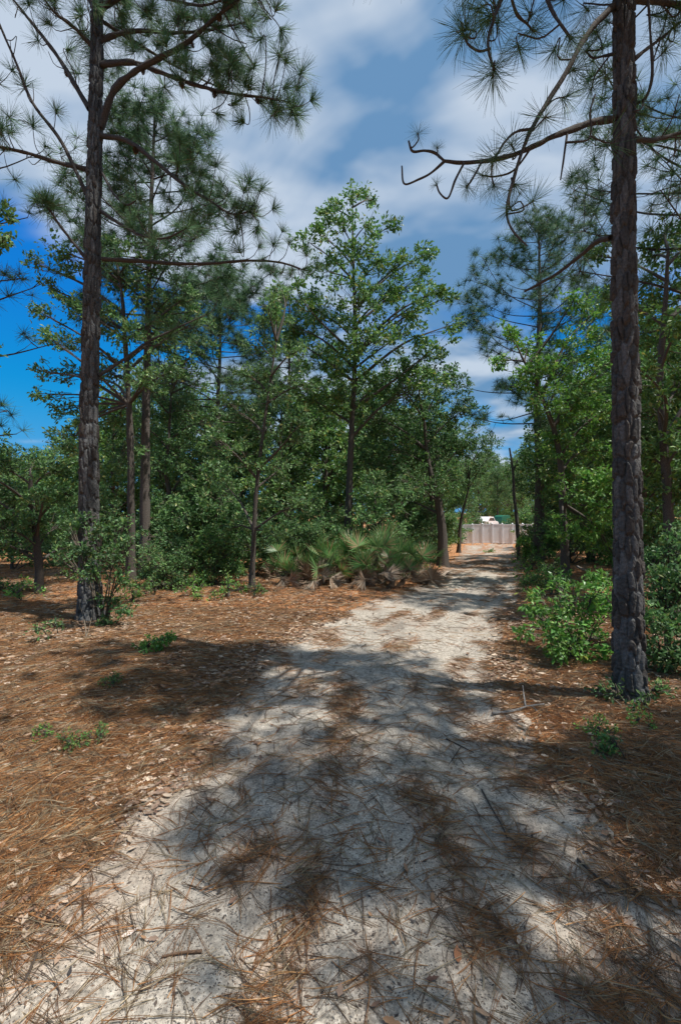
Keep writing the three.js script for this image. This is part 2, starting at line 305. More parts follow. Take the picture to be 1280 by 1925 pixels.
// bark as raised, cracked plates on one continuous trunk surface
function barkTrunk(pts, rad, o, sides, step, cw, ch, depth, tones) {
  const cv = new THREE.CatmullRomCurve3(pts, false, 'centripetal'), L = cv.getLength(), n = Math.ceil(L / step), g = new GB(o);
  const Rm = rad(0.3), cols = Math.max(5, Math.round(6.283 * Rm / cw)), P = cv.getSpacedPoints(n);
  for (let k = 0; k <= n; k++) {
    const s = k / n * L, r0 = rad(k / n), p = P[k];
    for (let i = 0; i <= sides; i++) {
      const th = (i % sides) / sides * 6.28318, cu = (i % sides) / sides * cols, wob = 0.35 * nz.noise(Math.cos(th) * 2.2, s * 4, Math.sin(th) * 2.2), U = cu + wob, W = s / ch + 0.3 * nz.noise(Math.cos(th) * 3, s * 7, Math.sin(th) * 3 + 9);
      let f1 = 9, f2 = 9, id = 0;
      for (let a = -1; a <= 1; a++) for (let b = -2; b <= 2; b++) {
        const ci = Math.floor(U) + a, cj = Math.floor(W) + b, cm = ((ci % cols) + cols) % cols, h1 = hash2(cm, cj), h2 = hash2(cm + 51, cj + 17);
        const dx = ci + 0.15 + 0.7 * h1 - U, dy = (cj + 0.05 + 0.9 * h2 - W), dd = Math.sqrt(dx * dx + dy * dy * 0.8);
        if (dd < f1) { f2 = f1; f1 = dd; id = hash2(cm + 7, cj + 3); } else if (dd < f2) f2 = dd;
      }
      const e = f2 - f1, plate = ss(0.05, 0.30, e), fine = 0.5 * nz.noise(Math.cos(th) * 14, s * 30, Math.sin(th) * 14) + 0.35 * nz.noise(Math.cos(th) * 34, s * 70, Math.sin(th) * 34);
      const lobes = (0.5 + 0.5 * Math.cos(th * 4 + 1.2)) * ss(0.5, 0, s) * 0.06;
      const r = r0 * (1 + lobes + 0.05 * nz.noise(Math.cos(th), s * 1.1, Math.sin(th))) + depth * (plate * (0.6 + 0.7 * id) - 0.8) + depth * 0.28 * fine;
      const t = id < 0.34 ? tones[0] : id < 0.75 ? tones[1] : tones[2], m = 0.82 + 0.36 * hash2((id * 9999) | 0, 5) + 0.25 * fine;
      g.v(p.x + Math.cos(th) * r, p.y, p.z + Math.sin(th) * r, t[0] * m, t[1] * m, t[2] * m, i / sides * 6.283 * Rm, s);
    }
  }
  const w = sides + 1; for (let k = 0; k < n; k++) for (let i = 0; i < sides; i++) g.q(k * w + i, (k + 1) * w + i, (k + 1) * w + i + 1, k * w + i + 1);
  return g.geo();
}
const PINE_TONES = [[0.150, 0.153, 0.158], [0.086, 0.086, 0.087], [0.102, 0.091, 0.084]];

const CONE = (() => { const g = new GB(), n = 9; tube(g, [0, 0.2, 0.5, 0.8, 1].map((u) => V(0, u * 0.1, 0)), (u) => 0.018 * Math.sin(0.5 + u * 2.4), 6, [0.14, 0.09, 0.06]);
  for (let i = 0; i < 60; i++) { const u = i / 60, a = i * 2.4, r = 0.034 * Math.sin(0.45 + u * 2.4), y = u * 0.1, w = 0.011, c = [0.17 + 0.05 * (i % 3), 0.11 + 0.03 * (i % 3), 0.075]; const d = V(Math.cos(a), 0, Math.sin(a)), e = V(-Math.sin(a), 0, Math.cos(a)); const A = g.v(d.x * r * 0.3, y - 0.006, d.z * r * 0.3, ...c), B = g.v(d.x * r + e.x * w, y + 0.006, d.z * r + e.z * w, ...c), D = g.v(d.x * r - e.x * w, y + 0.006, d.z * r - e.z * w, ...c), T = g.v(d.x * r * 1.25, y + 0.014, d.z * r * 1.25, ...c); g.t(A, B, T); g.t(A, T, D); } return g.geo(false); })();
// a pine whose limbs and sprays are given one by one
function nearPine(name, label, d, trunk, rad, branches, sprays, opt) {
  const base = baseAt(trunk[0][0], d); base.y -= 0.05;
  const P = trunk.map(([x, y, dd = 0], i) => i ? at(x, y, d + dd) : base.clone());
  const t = thing(name, label, 'pine tree', base);
  const cv = new THREE.CatmullRomCurve3(P, false, 'centripetal'), H = cv.getLength();
  meshOf('trunk', barkTrunk(P, rad, base, opt.sides, opt.step, opt.cell[0], opt.cell[1], opt.depth, PINE_TONES), M.bark, t);
  const nodes = [], need = [], bc = [0.088, 0.074, 0.066];
  const addTuft = (p, dir, s, g) => need.push([p, dir, s]);
  const twigTo = (g, from, dir0, len, s, bare) => {
    const out = dir0.clone().normalize(), mid = from.clone().addScaledVector(out, len * 0.5), end = mid.clone().addScaledVector(out, len * 0.35).add(V(rr(-0.1, 0.1) * len, rr(0.15, 0.45) * len, rr(-0.1, 0.1) * len));
    tube(g, curve([from, mid.add(V(0, -0.06 * len, 0)), end], 5), [0.0065, 0.0045], 5, bc);
    if (!bare) addTuft(end, end.clone().sub(mid).normalize(), s);
  };
  for (const b of branches) {
    seed(b.seed ?? 5); const g = new GB(base), n = b.p.length, pts = b.p.map(([x, y, dd], i) => at(x, y, d + (dd ?? (b.dz ?? 0) * i / (n - 1))));
    const C = curve(pts, Math.max(14, n * 6)), r0 = b.r ?? 0.035, r1 = b.r1 ?? 0.009;
    tube(g, C, (u) => mix(r0, r1, Math.pow(u, 0.8)) * (1 + 0.12 * nz.noise(u * 30, b.seed ?? 1, 0)), 8, bc, 0.5);
    C.forEach((p, i) => nodes.push([p, g]));
    for (let i = 0; i < (b.twigs ?? 0); i++) {
      const u = mix(b.from ?? 0.4, 1, (i + R()) / b.twigs), k = Math.min(C.length - 2, Math.floor(u * (C.length - 1))), tan = C[k + 1].clone().sub(C[k]).normalize(), sd = rdir().addScaledVector(tan, 0.9).add(V(0, 0.1, 0));
      twigTo(g, C[k], sd, rr(0.18, 0.5) * (b.tl ?? 1), rr(0.75, 1.05) * (b.ts ?? 1), R() < (b.bare ?? 0.1));
    }
    if (b.tip !== 0) addTuft(C[C.length - 1], C[C.length - 1].clone().sub(C[C.length - 3]).normalize(), b.tip ?? 1);
    b.g = g;
  }
  seed(77);
  for (const [x, y, dd, s, ax, ay] of sprays) {  // each joined to the nearest limb by a crooked twig
    const c = at(x, y, d + dd); let best = null, bd = 1e9;
    for (const [p, g] of nodes) { const q = p.distanceTo(c) + (p.y > c.y + 0.25 ? 0.1 : 0); if (q < bd) { bd = q; best = [p, g]; } }
    const [p, g] = best, ax3 = V(ax ?? rr(-0.6, 0.6), ay ?? rr(-0.4, 0.8), rr(-0.5, 0.3)).normalize(), pre = c.clone().addScaledVector(ax3, -0.1);
    tube(g, curve([p, p.clone().lerp(pre, 0.55).add(V(rr(-0.06, 0.06), -0.06, rr(-0.06, 0.06))), pre, c], 8), [Math.min(0.011, 0.006 + bd * 0.006), 0.0045], 5, bc);
    addTuft(c, ax3, s ?? 1);
  }
  for (const b of branches) meshOf('branch', b.g.geo(), M.twig, t);
  need.forEach(([p, dir, s], i) => {
    if (i >= 300) return;
    const m = meshOf('needle_tuft', (opt.tufts ?? TUFT)[i % 6], M.needle, t); m.position.copy(p).sub(base); m.quaternion.setFromUnitVectors(UP, dir).multiply(q2.setFromAxisAngle(UP, i * 2.4)); m.scale.setScalar(s);
  });
  for (const [x, y, dd] of opt.cones ?? []) { const c = at(x, y, d + dd); let b = nodes[0][0], bd = 1e9; for (const [p] of nodes) if (p.distanceTo(c) < bd) { bd = p.distanceTo(c); b = p; } const m = meshOf('pine_cone', CONE, M.bark, t); m.position.copy(b).sub(base); m.quaternion.setFromUnitVectors(UP, V(rr(-0.6, 0.6), -1, rr(-0.6, 0.6)).normalize()); m.scale.setScalar(rr(0.8, 1.1)); }
  if (opt.upper) upperCrown(t, cv, base, opt.upper);
  return t;
}
// the part of a pine's crown that rises above the picture: limbs in whorls, sprays at their ends
function upperCrown(t, cv, base, { from, to, r0, r1, whorl, per, tufts, sd, az = [0, 6.283] }) {
  seed(sd); const g = new GB(base), top = cv.getPoint(1), spots = [];
  for (let h = from; h < to; h += whorl) for (let k = 0; k < per; k++) {
    let u = 0; while (u < 1 && cv.getPoint(u).y < h) u += 0.01; const p0 = cv.getPoint(Math.min(1, u)); p0.y = h;
    const a = rr(az[0], az[1]), f = (h - from) / (to - from), len = mix(r0, r1, f) * rr(0.7, 1.15), e = mix(0.15, 0.7, f) + rr(-0.15, 0.2);
    const dir = V(Math.cos(a), 0, Math.sin(a)), p1 = p0.clone().addScaledVector(dir, len * 0.5).add(V(0, len * 0.4 * e, 0)), p2 = p0.clone().addScaledVector(dir, len).add(V(0, len * (0.6 * e + 0.1), 0));
    const C = curve([p0, p1, p2], 10); tube(g, C, [0.03, 0.008], 6, [0.088, 0.074, 0.066]);
    const nt = Math.round(tufts * rr(0.7, 1.3));
    for (let i = 0; i < nt; i++) { const q = C[Math.floor(mix(4, 10.99, R()))], e2 = q.clone().add(rdir().multiplyScalar(rr(0.1, 0.42) * (0.6 + len * 0.25))).add(V(0, 0.08, 0)); tube(g, [q, q.clone().lerp(e2, 0.5).add(V(0, -0.03, 0)), e2], [0.007, 0.004], 4, [0.088, 0.074, 0.066]); spots.push([e2, e2.clone().sub(q).add(V(0, 0.15, 0)).normalize(), rr(0.8, 1.15)]); }
  }
  meshOf('upper_branches', g.geo(), M.twig, t);
  tuftCopies('upper_needles', spots, base, t, TUFTM);
}
function tuftCopies(name, spots, base, t, set) {
  const m4 = new THREE.Matrix4(), sc = V(1, 1, 1);
  for (let v = 0; v < 3; v++) {
    const mine = spots.filter((_, i) => i % 3 === v); if (!mine.length) continue;
    const im = new THREE.InstancedMesh(set[v], M.needle, mine.length); im.name = name; im.userData.kind = 'stuff'; im.castShadow = im.receiveShadow = true;
    mine.forEach(([p, dir, s], i) => { qq.setFromUnitVectors(UP, dir).multiply(q2.setFromAxisAngle(UP, i * 1.7)); m4.compose(tmpA.copy(p).sub(base), qq, sc.setScalar(s)); im.setMatrixAt(i, m4); });
    t.add(im);
  }
}

// ---- left foreground pine
nearPine('pine_tree', 'tall pine with grey plated trunk in the left foreground, bush round its foot', 6.84,
  [[171, 1170], [168, 1000], [168, 800], [173, 560], [176, 380], [181, 180], [183, 40], [180, -120], [184, -300], [188, -430]],
  (u) => mix(0.145, 0.05, Math.pow(u, 1.15)) + 0.06 * Math.exp(-u * 30), [
    { p: [[190, 240], [215, 170], [270, 125], [340, 88], [400, 38], [445, 2], [480, -30]], dz: -0.7, r: 0.055, r1: 0.014, twigs: 24, from: 0.4, seed: 1 },
    { p: [[190, 122], [250, 118], [300, 135], [370, 160], [430, 175], [500, 184], [545, 192]], dz: -0.4, r: 0.045, twigs: 36, from: 0.35, seed: 2, ts: 1.05 },
    { p: [[168, 205], [110, 108], [60, 42], [10, -20]], dz: 0.3, r: 0.04, r1: 0.015, twigs: 6, from: 0.25, bare: 0.5, seed: 3 },
    { p: [[163, 365], [115, 265], [60, 190], [32, 120], [0, 45], [-20, -20]], dz: -0.6, r: 0.03, r1: 0.01, twigs: 8, from: 0.2, bare: 0.75, seed: 4 },
    { p: [[163, 318], [110, 306], [60, 290], [0, 276], [-70, 262]], dz: -0.4, r: 0.04, r1: 0.014, twigs: 9, from: 0.25, bare: 0.45, seed: 5 },
    { p: [[190, 255], [240, 265], [300, 310], [350, 350], [400, 380], [435, 402], [470, 398]], dz: -0.5, r: 0.04, twigs: 28, from: 0.35, seed: 6 },
    { p: [[190, 397], [225, 420], [265, 442], [310, 448], [350, 430]], dz: -0.7, r: 0.028, twigs: 9, from: 0.4, seed: 7, bare: 0.3 },
    { p: [[192, 487], [270, 491], [340, 496], [400, 495], [470, 490], [530, 494], [572, 508]], dz: 0.35, r: 0.034, r1: 0.011, twigs: 11, from: 0.55, seed: 8, bare: 0.35, ts: 0.8 },
    { p: [[162, 485], [140, 458], [112, 422], [98, 400], [90, 388]], dz: -0.3, r: 0.025, twigs: 5, from: 0.5, seed: 9, tl: 0.6 },
    { p: [[186, 706], [230, 678], [280, 642], [330, 618], [390, 590]], dz: 0.6, r: 0.03, r1: 0.008, twigs: 7, from: 0.4, bare: 0.6, seed: 10, tip: 0.7 },
    { p: [[178, 90], [140, 52], [100, 20], [60, -40]], dz: -0.5, r: 0.035, twigs: 12, from: 0.3, seed: 11 },
    { p: [[190, 75], [250, 58], [330, 62], [400, 55], [470, 40]], dz: 0.4, r: 0.04, twigs: 28, from: 0.25, seed: 12 },
    { p: [[186, 20], [240, -10], [300, -5], [380, 10], [430, -5]], dz: -0.6, r: 0.04, twigs: 22, from: 0.2, seed: 13 },
    { p: [[178, 15], [150, -30], [110, -60]], dz: 0.4, r: 0.035, twigs: 9, from: 0.3, seed: 14 },
    { p: [[190, 320], [215, 365], [240, 385], [262, 372]], dz: -0.5, r: 0.02, twigs: 4, from: 0.4, bare: 0.5, seed: 15 },
  ], [
    [500, 30, -0.5], [530, 60, -0.6], [525, 105, -0.5], [490, 75, -0.7], [520, 15, -0.8], [470, 50, -0.3], [455, 95, -0.3], [538, 165, -0.4], [550, 205, -0.5], [515, 215, -0.4], [455, 228, -0.3], [440, 195, -0.6],
    [400, 120, -0.3], [350, 105, -0.2], [300, 85, 0.2], [250, 90, -0.3], [380, 70, 0.2], [330, 40, -0.4], [410, 215, -0.2], [470, 130, 0.1], [430, 140, -0.4], [280, 30, 0.1], [230, 25, -0.3], [180, 10, -0.4], [150, 30, -0.3], [130, 95, -0.4],
    [440, 435, -0.4, 1.05], [475, 385, -0.5, 1.05], [485, 430, -0.5], [450, 470, -0.4], [415, 345, -0.5, 0.8], [20, 222, -0.4], [5, 240, -0.5], [92, 390, -0.2, 1.1], [70, 378, -0.3], [575, 478, 0.3, 0.8], [545, 515, 0.4, 0.7], [510, 505, 0.3, 0.7],
  ], { sides: 84, step: 0.013, cell: [0.072, 0.21], depth: 0.028, tufts: TUFTM, cones: [[440, 90, -0.4], [365, 92, -0.4], [485, 110, -0.4], [330, 150, -0.3], [270, 120, -0.2], [130, 140, 0.1], [400, 170, -0.3], [250, 270, -0.2]], upper: { from: 8.9, to: 13.2, r0: 2.6, r1: 0.5, whorl: 0.5, per: 3, tufts: 9, sd: 31 } });

// ---- right foreground pine
nearPine('pine_tree', 'large pine with dark cracked bark close by on the right edge of the track', 3.85,
  [[1185, 1322], [1181, 1180], [1179, 960], [1176, 760], [1172, 520], [1172, 260], [1172, 20], [1174, -260], [1178, -620], [1184, -900]],
  (u) => mix(0.113, 0.045, Math.pow(u, 1.2)) + 0.035 * Math.exp(-u * 40), [
    { p: [[1158, 5], [1105, 62], [1060, 142], [1010, 222], [988, 265], [965, 335], [952, 400], [962, 432], [990, 462]], dz: -0.45, r: 0.026, r1: 0.006, twigs: 0, seed: 21, tip: 0 },
    { p: [[1155, 222], [1110, 232], [1060, 249], [1030, 261], [980, 285], [920, 302], [870, 306], [835, 303]], dz: -0.35, r: 0.03, r1: 0.011, seed: 22, tip: 0 },
    { p: [[835, 303, -0.35], [818, 288, -0.36], [798, 283, -0.38], [775, 284, -0.4], [768, 265, -0.4]], r: 0.011, r1: 0.007, seed: 23, tip: 0 },
    { p: [[835, 303, -0.35], [810, 325, -0.33], [785, 338, -0.3], [760, 346, -0.28], [755, 312, -0.28]], r: 0.010, r1: 0.006, seed: 24, tip: 0 },
    { p: [[872, 306, -0.34], [855, 340, -0.36], [840, 373, -0.36], [826, 362, -0.36], [820, 346, -0.36]], r: 0.009, r1: 0.006, seed: 25, tip: 0.35 },
    { p: [[905, 304, -0.3], [885, 340, -0.4], [876, 352, -0.4]], r: 0.008, r1: 0.006, seed: 26, tip: 0.6 },
    { p: [[925, 302, -0.3], [924, 330, -0.25], [928, 350, -0.25]], r: 0.008, r1: 0.006, seed: 27, tip: 0.75 },
    { p: [[1000, 275, -0.2], [965, 320, -0.1], [930, 332, -0.05], [905, 330, -0.05]], r: 0.009, r1: 0.006, seed: 28, tip: 0.8 },
    { p: [[1066, 248, -0.1], [1062, 275, -0.12], [1058, 305, -0.12], [1053, 338, -0.12]], r: 0.009, r1: 0.007, seed: 29, tip: 0 },
    { p: [[1063, 268, -0.12], [1085, 266, -0.2], [1105, 262, -0.2], [1111, 240, -0.2], [1108, 212, -0.2], [1118, 178, -0.2]], r: 0.009, r1: 0.006, seed: 30, tip: 0 },
    { p: [[1000, 242, -0.28], [970, 248, -0.4], [948, 268, -0.5], [928, 300, -0.55]], r: 0.01, r1: 0.007, seed: 31, tip: 0.8 },
    { p: [[960, -60, -0.3], [945, -10, -0.35], [928, 35, -0.4], [917, 80, -0.45], [922, 112, -0.45], [930, 132, -0.45]], r: 0.016, r1: 0.007, seed: 32, tip: 1 },
    { p: [[920, 92, -0.45], [900, 96, -0.5], [880, 84, -0.5], [872, 68, -0.5]], r: 0.009, r1: 0.007, seed: 33, tip: 1 },
    { p: [[955, -30, -0.2], [970, 25, -0.1], [990, 45, 0], [1003, 60, 0.05]], r: 0.013, r1: 0.008, seed: 34, tip: 1 },
    { p: [[1015, -40, -0.1], [1035, 15, -0.2], [1052, 45, -0.3], [1072, 72, -0.3]], r: 0.017, r1: 0.009, seed: 35, tip: 1 },
    { p: [[1158, 100, 0], [1135, 105, 0.1], [1112, 108, 0.2], [1100, 95, 0.2]], r: 0.012, r1: 0.008, seed: 36, tip: 1 },
    { p: [[1192, 262], [1230, 263], [1270, 252], [1330, 240]], dz: 0.3, r: 0.024, r1: 0.012, twigs: 5, from: 0.3, seed: 37, bare: 0.4 },
    { p: [[1194, 195, 0], [1212, 185, -0.1], [1224, 150, -0.15], [1222, 70, -0.15], [1216, -30, -0.15]], r: 0.012, r1: 0.009, seed: 38, tip: 0 },
    { p: [[1190, 110, 0], [1215, 92, 0.1], [1245, 70, 0.2], [1282, 40, 0.3], [1320, 30, 0.3]], r: 0.016, r1: 0.009, twigs: 4, from: 0.3, seed: 39 },
    { p: [[1148, 446, 0], [1120, 456, 0.15], [1085, 485, 0.35], [1050, 512, 0.5], [1010, 535, 0.7], [985, 548, 0.8]], r: 0.026, r1: 0.01, seed: 40, tip: 0 },
    { p: [[1190, 0], [1240, 4], [1300, 12]], dz: 0.2, r: 0.028, r1: 0.02, twigs: 3, from: 0.3, seed: 41 },
  ], [
    [895, 18, -0.5, 1.0, -0.7, 0.2], [935, 40, -0.3, 0.9], [975, 95, -0.2, 1.0, 0.3, -0.6], [1040, 95, -0.1, 0.95], [925, 145, -0.45, 1.05, -0.1, -0.9], [870, 55, -0.5, 1.1, -0.9, -0.1], [1000, 25, 0.1, 1],
    [1063, 182, -0.3, 0.95, 0.8, 0.2], [1022, 222, -0.3, 1.0, 0.1, 0.3], [1078, 130, 0.1, 1], [1110, 170, 0.15, 1.0, -0.2, -0.8], [1120, 60, 0.2, 1], [960, 270, -0.2, 1.0, -0.3, 0.6], [1002, 378, -0.3, 0.95, 0.8, 0.5], [957, 392, -0.4, 0.8, -0.7, -0.5], [968, 350, -0.2, 0.8, 0.2, -0.8],
    [785, 250, -0.4, 0.42, 0.05, 1], [822, 278, -0.36, 0.3, 0.05, 1], [1138, 273, -0.15, 1.0, -0.8, -0.3], [1205, 214, -0.1, 0.9, 0.7, 0.1], [1250, 95, 0.2, 1.0], [1268, 50, 0.2, 1.0], [1235, 30, 0.3, 1], [1150, 130, 0.35, 1], [1105, 20, 0.2, 1.0], [890, -20, -0.4, 1], [1060, 0, 0.1, 1], [1140, 40, 0.4, 1.0],
  ], { sides: 110, step: 0.0085, cell: [0.054, 0.155], depth: 0.022, upper: { from: 5.9, to: 8.6, r0: 2.3, r1: 0.6, whorl: 0.34, per: 3, tufts: 11, sd: 32, az: [-0.1, 3.3] } });

// ---- pines farther off, grown by rule from a height, a crown and its reach
function farPine(name, label, d, px, o, group) {
  const base = baseAt(px, d); base.y -= 0.05; seed(o.sd);
  const lean = o.lean ?? [0, 0], t = thing(name, label, 'pine tree', base, group), H = o.h;
  const P = [0, 0.25, 0.5, 0.75, 1].map((u) => base.clone().add(V(lean[0] * u * u + 0.12 * nz.noise(u * 3, o.sd, 1), H * u, lean[1] * u * u)));
  const cv = new THREE.CatmullRomCurve3(P), tg = new GB(base);
  tube(tg, cv.getPoints(40), (u) => mix(o.r, 0.025, Math.pow(u, 1.1)) + o.r * 0.35 * Math.exp(-u * 25), 14, [0.16, 0.135, 0.12], 0.25);
  meshOf('trunk', tg.geo(), M.bark, t);
  const g = new GB(base), spots = [], bc = [0.088, 0.074, 0.066];
  const nb = o.branches;
  for (let k = 0; k < nb; k++) {
    const f = (k + R() * 0.8) / nb, u = mix(o.from, 0.985, f), p0 = cv.getPoint(u), a = k * 2.4 + rr(-0.5, 0.5), prof = o.profile ? o.profile(f) : Math.sin(Math.PI * (0.22 + 0.74 * f)), len = o.reach * prof * rr(0.7, 1.15), e = mix(-0.05, 0.9, f) + rr(-0.12, 0.2);
    const dir = V(Math.cos(a), 0, Math.sin(a)), side = V(-dir.z, 0, dir.x).multiplyScalar(rr(-0.25, 0.25) * len);
    const p1 = p0.clone().addScaledVector(dir, len * 0.5).add(side).add(V(0, len * 0.28 * e, 0)), p2 = p0.clone().addScaledVector(dir, len).addScaledVector(side, 0.6).add(V(0, len * (0.62 * e + 0.12), 0));
    const C = curve([p0, p1, p2], 9); tube(g, C, [mix(0.03, 0.015, f), 0.007], 5, bc);
    if (R() < (o.dead ?? 0) * (1 - f)) continue;
    const nt = Math.round((o.tufts ?? 7) * (0.5 + len * 0.5) * rr(0.7, 1.3));
    for (let i = 0; i < nt; i++) { const q = C[Math.floor(mix(3, 9.99, Math.sqrt(R())))], e2 = q.clone().add(rdir().multiplyScalar(rr(0.12, 0.5))).add(V(0, 0.12, 0)); tube(g, [q, q.clone().lerp(e2, 0.5).add(V(0, -0.03, 0)), e2], [0.008, 0.004], 3, bc); spots.push([e2, e2.clone().sub(q).add(V(0, 0.2, 0)).normalize(), rr(0.8, 1.15) * (o.ts ?? 1)]); }
  }
  meshOf('branches', g.geo(), M.twig, t);
  tuftCopies('crown', spots, base, t, TUFTF);
  return t;
}
farPine('pine_tree', 'second pine, slimmer, standing just behind the left foreground pine', 11.5, 273, { h: 11.6, r: 0.13, from: 0.52, branches: 48, reach: 2.0, tufts: 17, ts: 1.25, sd: 51, lean: [0.25, 0] });
const pineC = farPine('pine_tree', 'thin pine with open flat crown between left pine and central oak', 17, 412, { h: 10.2, r: 0.13, from: 0.5, branches: 44, reach: 3.0, tufts: 16, ts: 1.35, sd: 52, dead: 0.2 });
farPine('pine_tree', 'slim pine rising left of the tall middle oak, behind the slender young oak', 20, 545, { h: 11.2, r: 0.13, from: 0.5, branches: 36, reach: 2.6, tufts: 14, ts: 1.4, sd: 59, dead: 0.2 });
farPine('pine_tree', 'pine with bare lower limbs right of the track, behind the leaning snag', 17, 1012, { h: 12.4, r: 0.19, from: 0.36, branches: 58, reach: 2.7, tufts: 15, ts: 1.3, sd: 53, dead: 0.5, profile: (f) => f < 0.55 ? 1.15 - 0.35 * f : 0.95 * Math.pow((1 - f) / 0.45, 0.8) + 0.15 });
farPine('pine_tree', 'pine half out of the picture at the right edge, behind the large trunk', 7.6, 1330, { h: 9.2, r: 0.14, from: 0.5, branches: 40, reach: 2.2, tufts: 12, sd: 54 });
farPine('pine_tree', 'pine whose needle sprays reach in from the left edge', 7.5, -130, { h: 9.5, r: 0.15, from: 0.3, branches: 26, reach: 1.8, tufts: 5, sd: 55 });
farPine('pine_tree', 'pine standing right behind the camera, its shade on the lower right sand', 0.7, 6200, { h: 9.4, r: 0.14, from: 0.6, branches: 26, reach: 1.6, tufts: 20, sd: 58 });
// one more stands right of the camera, out of the picture: its shade falls across the lower right of the track
farPine('pine_tree', 'pine standing right of the track beside the camera, casting the near shade', 2.05, 2420, { h: 9.0, r: 0.14, from: 0.62, branches: 15, reach: 1.8, tufts: 14, sd: 57 });

// ------------------------------------------------------------------ broadleaved trees and shrubs
const G1 = [[0.100, 0.215, 0.045], [0.153, 0.260, 0.050], [0.065, 0.165, 0.048], [0.283, 0.290, 0.070]];   // mid green oak
const G2 = [[0.077, 0.180, 0.050], [0.112, 0.215, 0.052], [0.053, 0.135, 0.045], [0.201, 0.230, 0.065]];   // dark oak
const G3 = [[0.112, 0.270, 0.040], [0.165, 0.310, 0.048], [0.077, 0.215, 0.042], [0.283, 0.330, 0.065]];   // fresh green
const G4 = [[0.100, 0.215, 0.062], [0.153, 0.260, 0.070], [0.071, 0.170, 0.058], [0.260, 0.270, 0.095]];   // greyish green
function leaf(g, p, d, n, l, w, c) { // folded blade, four faces
  tmpA.crossVectors(d, n).normalize(); const a = tmpA;
  const A = g.v(p.x, p.y, p.z, ...c), x = p.x + d.x * l * 0.55, y = p.y + d.y * l * 0.55, z = p.z + d.z * l * 0.55, h = w * 0.5, f = w * 0.16;
  const L = g.v(x + a.x * h + n.x * f, y + a.y * h + n.y * f, z + a.z * h + n.z * f, ...c), Rr = g.v(x - a.x * h + n.x * f, y - a.y * h + n.y * f, z - a.z * h + n.z * f, ...c), m = g.v(x, y, z, ...c), T = g.v(p.x + d.x * l - n.x * f, p.y + d.y * l - n.y * f, p.z + d.z * l - n.z * f, ...c);
  g.t(A, m, L); g.t(A, Rr, m); g.t(L, m, T); g.t(m, Rr, T);
}
function sprig(lg, tg, from, to, n, ll, pal, spread, tint) { // a twig with leaves along its outer part
  tube(tg, [from, from.clone().lerp(to, 0.5).add(V(0, -0.04 * from.distanceTo(to), 0)), to], [0.008, 0.003], 3, [0.13, 0.105, 0.08]);
  const ax = to.clone().sub(from).normalize();
  for (let i = 0; i < n; i++) {
    const p = V(to.x + gauss() * spread, to.y + gauss() * spread * 0.75, to.z + gauss() * spread);
    const d = rdir().addScaledVector(ax, 0.6).add(V(0, -0.1, 0)).normalize(), nn = rdir().add(V(0, 0.6, 0.1)); nn.addScaledVector(d, -nn.dot(d)).normalize();
    const q = R(), c = pal[q < 0.45 ? 0 : q < 0.72 ? 1 : q < 0.95 ? 2 : 3], b = rr(0.65, 1.65) * tint, l = ll * rr(0.6, 1.2);
    leaf(lg, p, d, nn, l, l * rr(0.36, 0.52), [c[0] * b, c[1] * b, c[2] * b]);
  }
}
// trunk: world points with radii; blobs: [centre, radius, weight]
function leafy(t, base, trunkPts, r0, r1, blobs, o) {
  const tg = new GB(base), bg = new GB(base), lg = new GB(base), pal = o.pal ?? G1;
  const C = curve(trunkPts, 30);
  tube(tg, C, (u) => mix(r0, r1, u) + r0 * 0.4 * Math.exp(-u * 22), 12, o.bark ?? [0.13, 0.11, 0.095], 0.3);
  const minY = C[Math.floor(C.length * (o.branchFrom ?? 0.3))].y;
  for (const [c, r, w = 1] of blobs) {
    let best = C[C.length - 1], bd = 1e9;
    for (const p of C) if (p.y >= minY) { const q = p.distanceTo(c) + 1.1 * Math.abs(p.y - (c.y - 0.85 * p.distanceTo(c))); if (q < bd) { bd = q; best = p; } }
    const D = best.distanceTo(c), mid = best.clone().lerp(c, 0.5).add(V(gauss() * 0.1 * D, 0.05 * D, gauss() * 0.1 * D)), limb = curve([best, mid, c], 8);
    tube(bg, limb, [Math.min(r0 * 0.55, 0.012 + 0.012 * D + r * 0.012), 0.008], 6, o.bark ?? [0.13, 0.11, 0.095], 0.2);
    const n = Math.round((gh0 ? 1.7 : 2.7) * o.density * r * r * w * (0.6 + 0.4 * r) + 5), tint = rr(0.85, 1.15);
    for (let i = 0; i < n; i++) {
      const d = rdir(), q = c.clone().addScaledVector(d, r * Math.pow(R(), 0.45) * rr(0.8, 1.15)); q.y = mix(c.y, q.y, o.flat ?? 0.85);
      if (q.y < (gh0 ? 0 : gh(q.x, q.z)) + 0.12) continue;
      const from = limb[Math.min(8, 3 + Math.floor(R() * 6))];
      sprig(lg, bg, from.clone().lerp(q, 0.35), q, Math.round(o.leaves * rr(0.6, 1.4)), o.leaf * 1.12, pal, (o.spread ?? 0.16) * 0.74, tint);
    }
  }
  meshOf('trunk', tg.geo(), M.bark, t); meshOf('branches', bg.geo(), M.twig, t); meshOf('crown', lg.geo(false), M.leaf, t, 'stuff');
}
function oak(name, label, d, trunk, blobs, o) {
  seed(o.sd); const base = baseAt(trunk[0][0], d); base.y -= 0.04; const t = thing(name, label, o.cat ?? 'oak tree', base, o.group);
  const P = trunk.map(([x, y, dd = 0], i) => i ? at(x, y, d + dd) : base.clone());
  leafy(t, base, P, o.r0, o.r1 ?? 0.03, blobs.map(([x, y, r, dd, w]) => [at(x, y, d + (dd ?? gauss() * 1.1)), r / F * d, w]), { density: 22, leaves: 26, leaf: 0.1, ...o });
  return t;
}
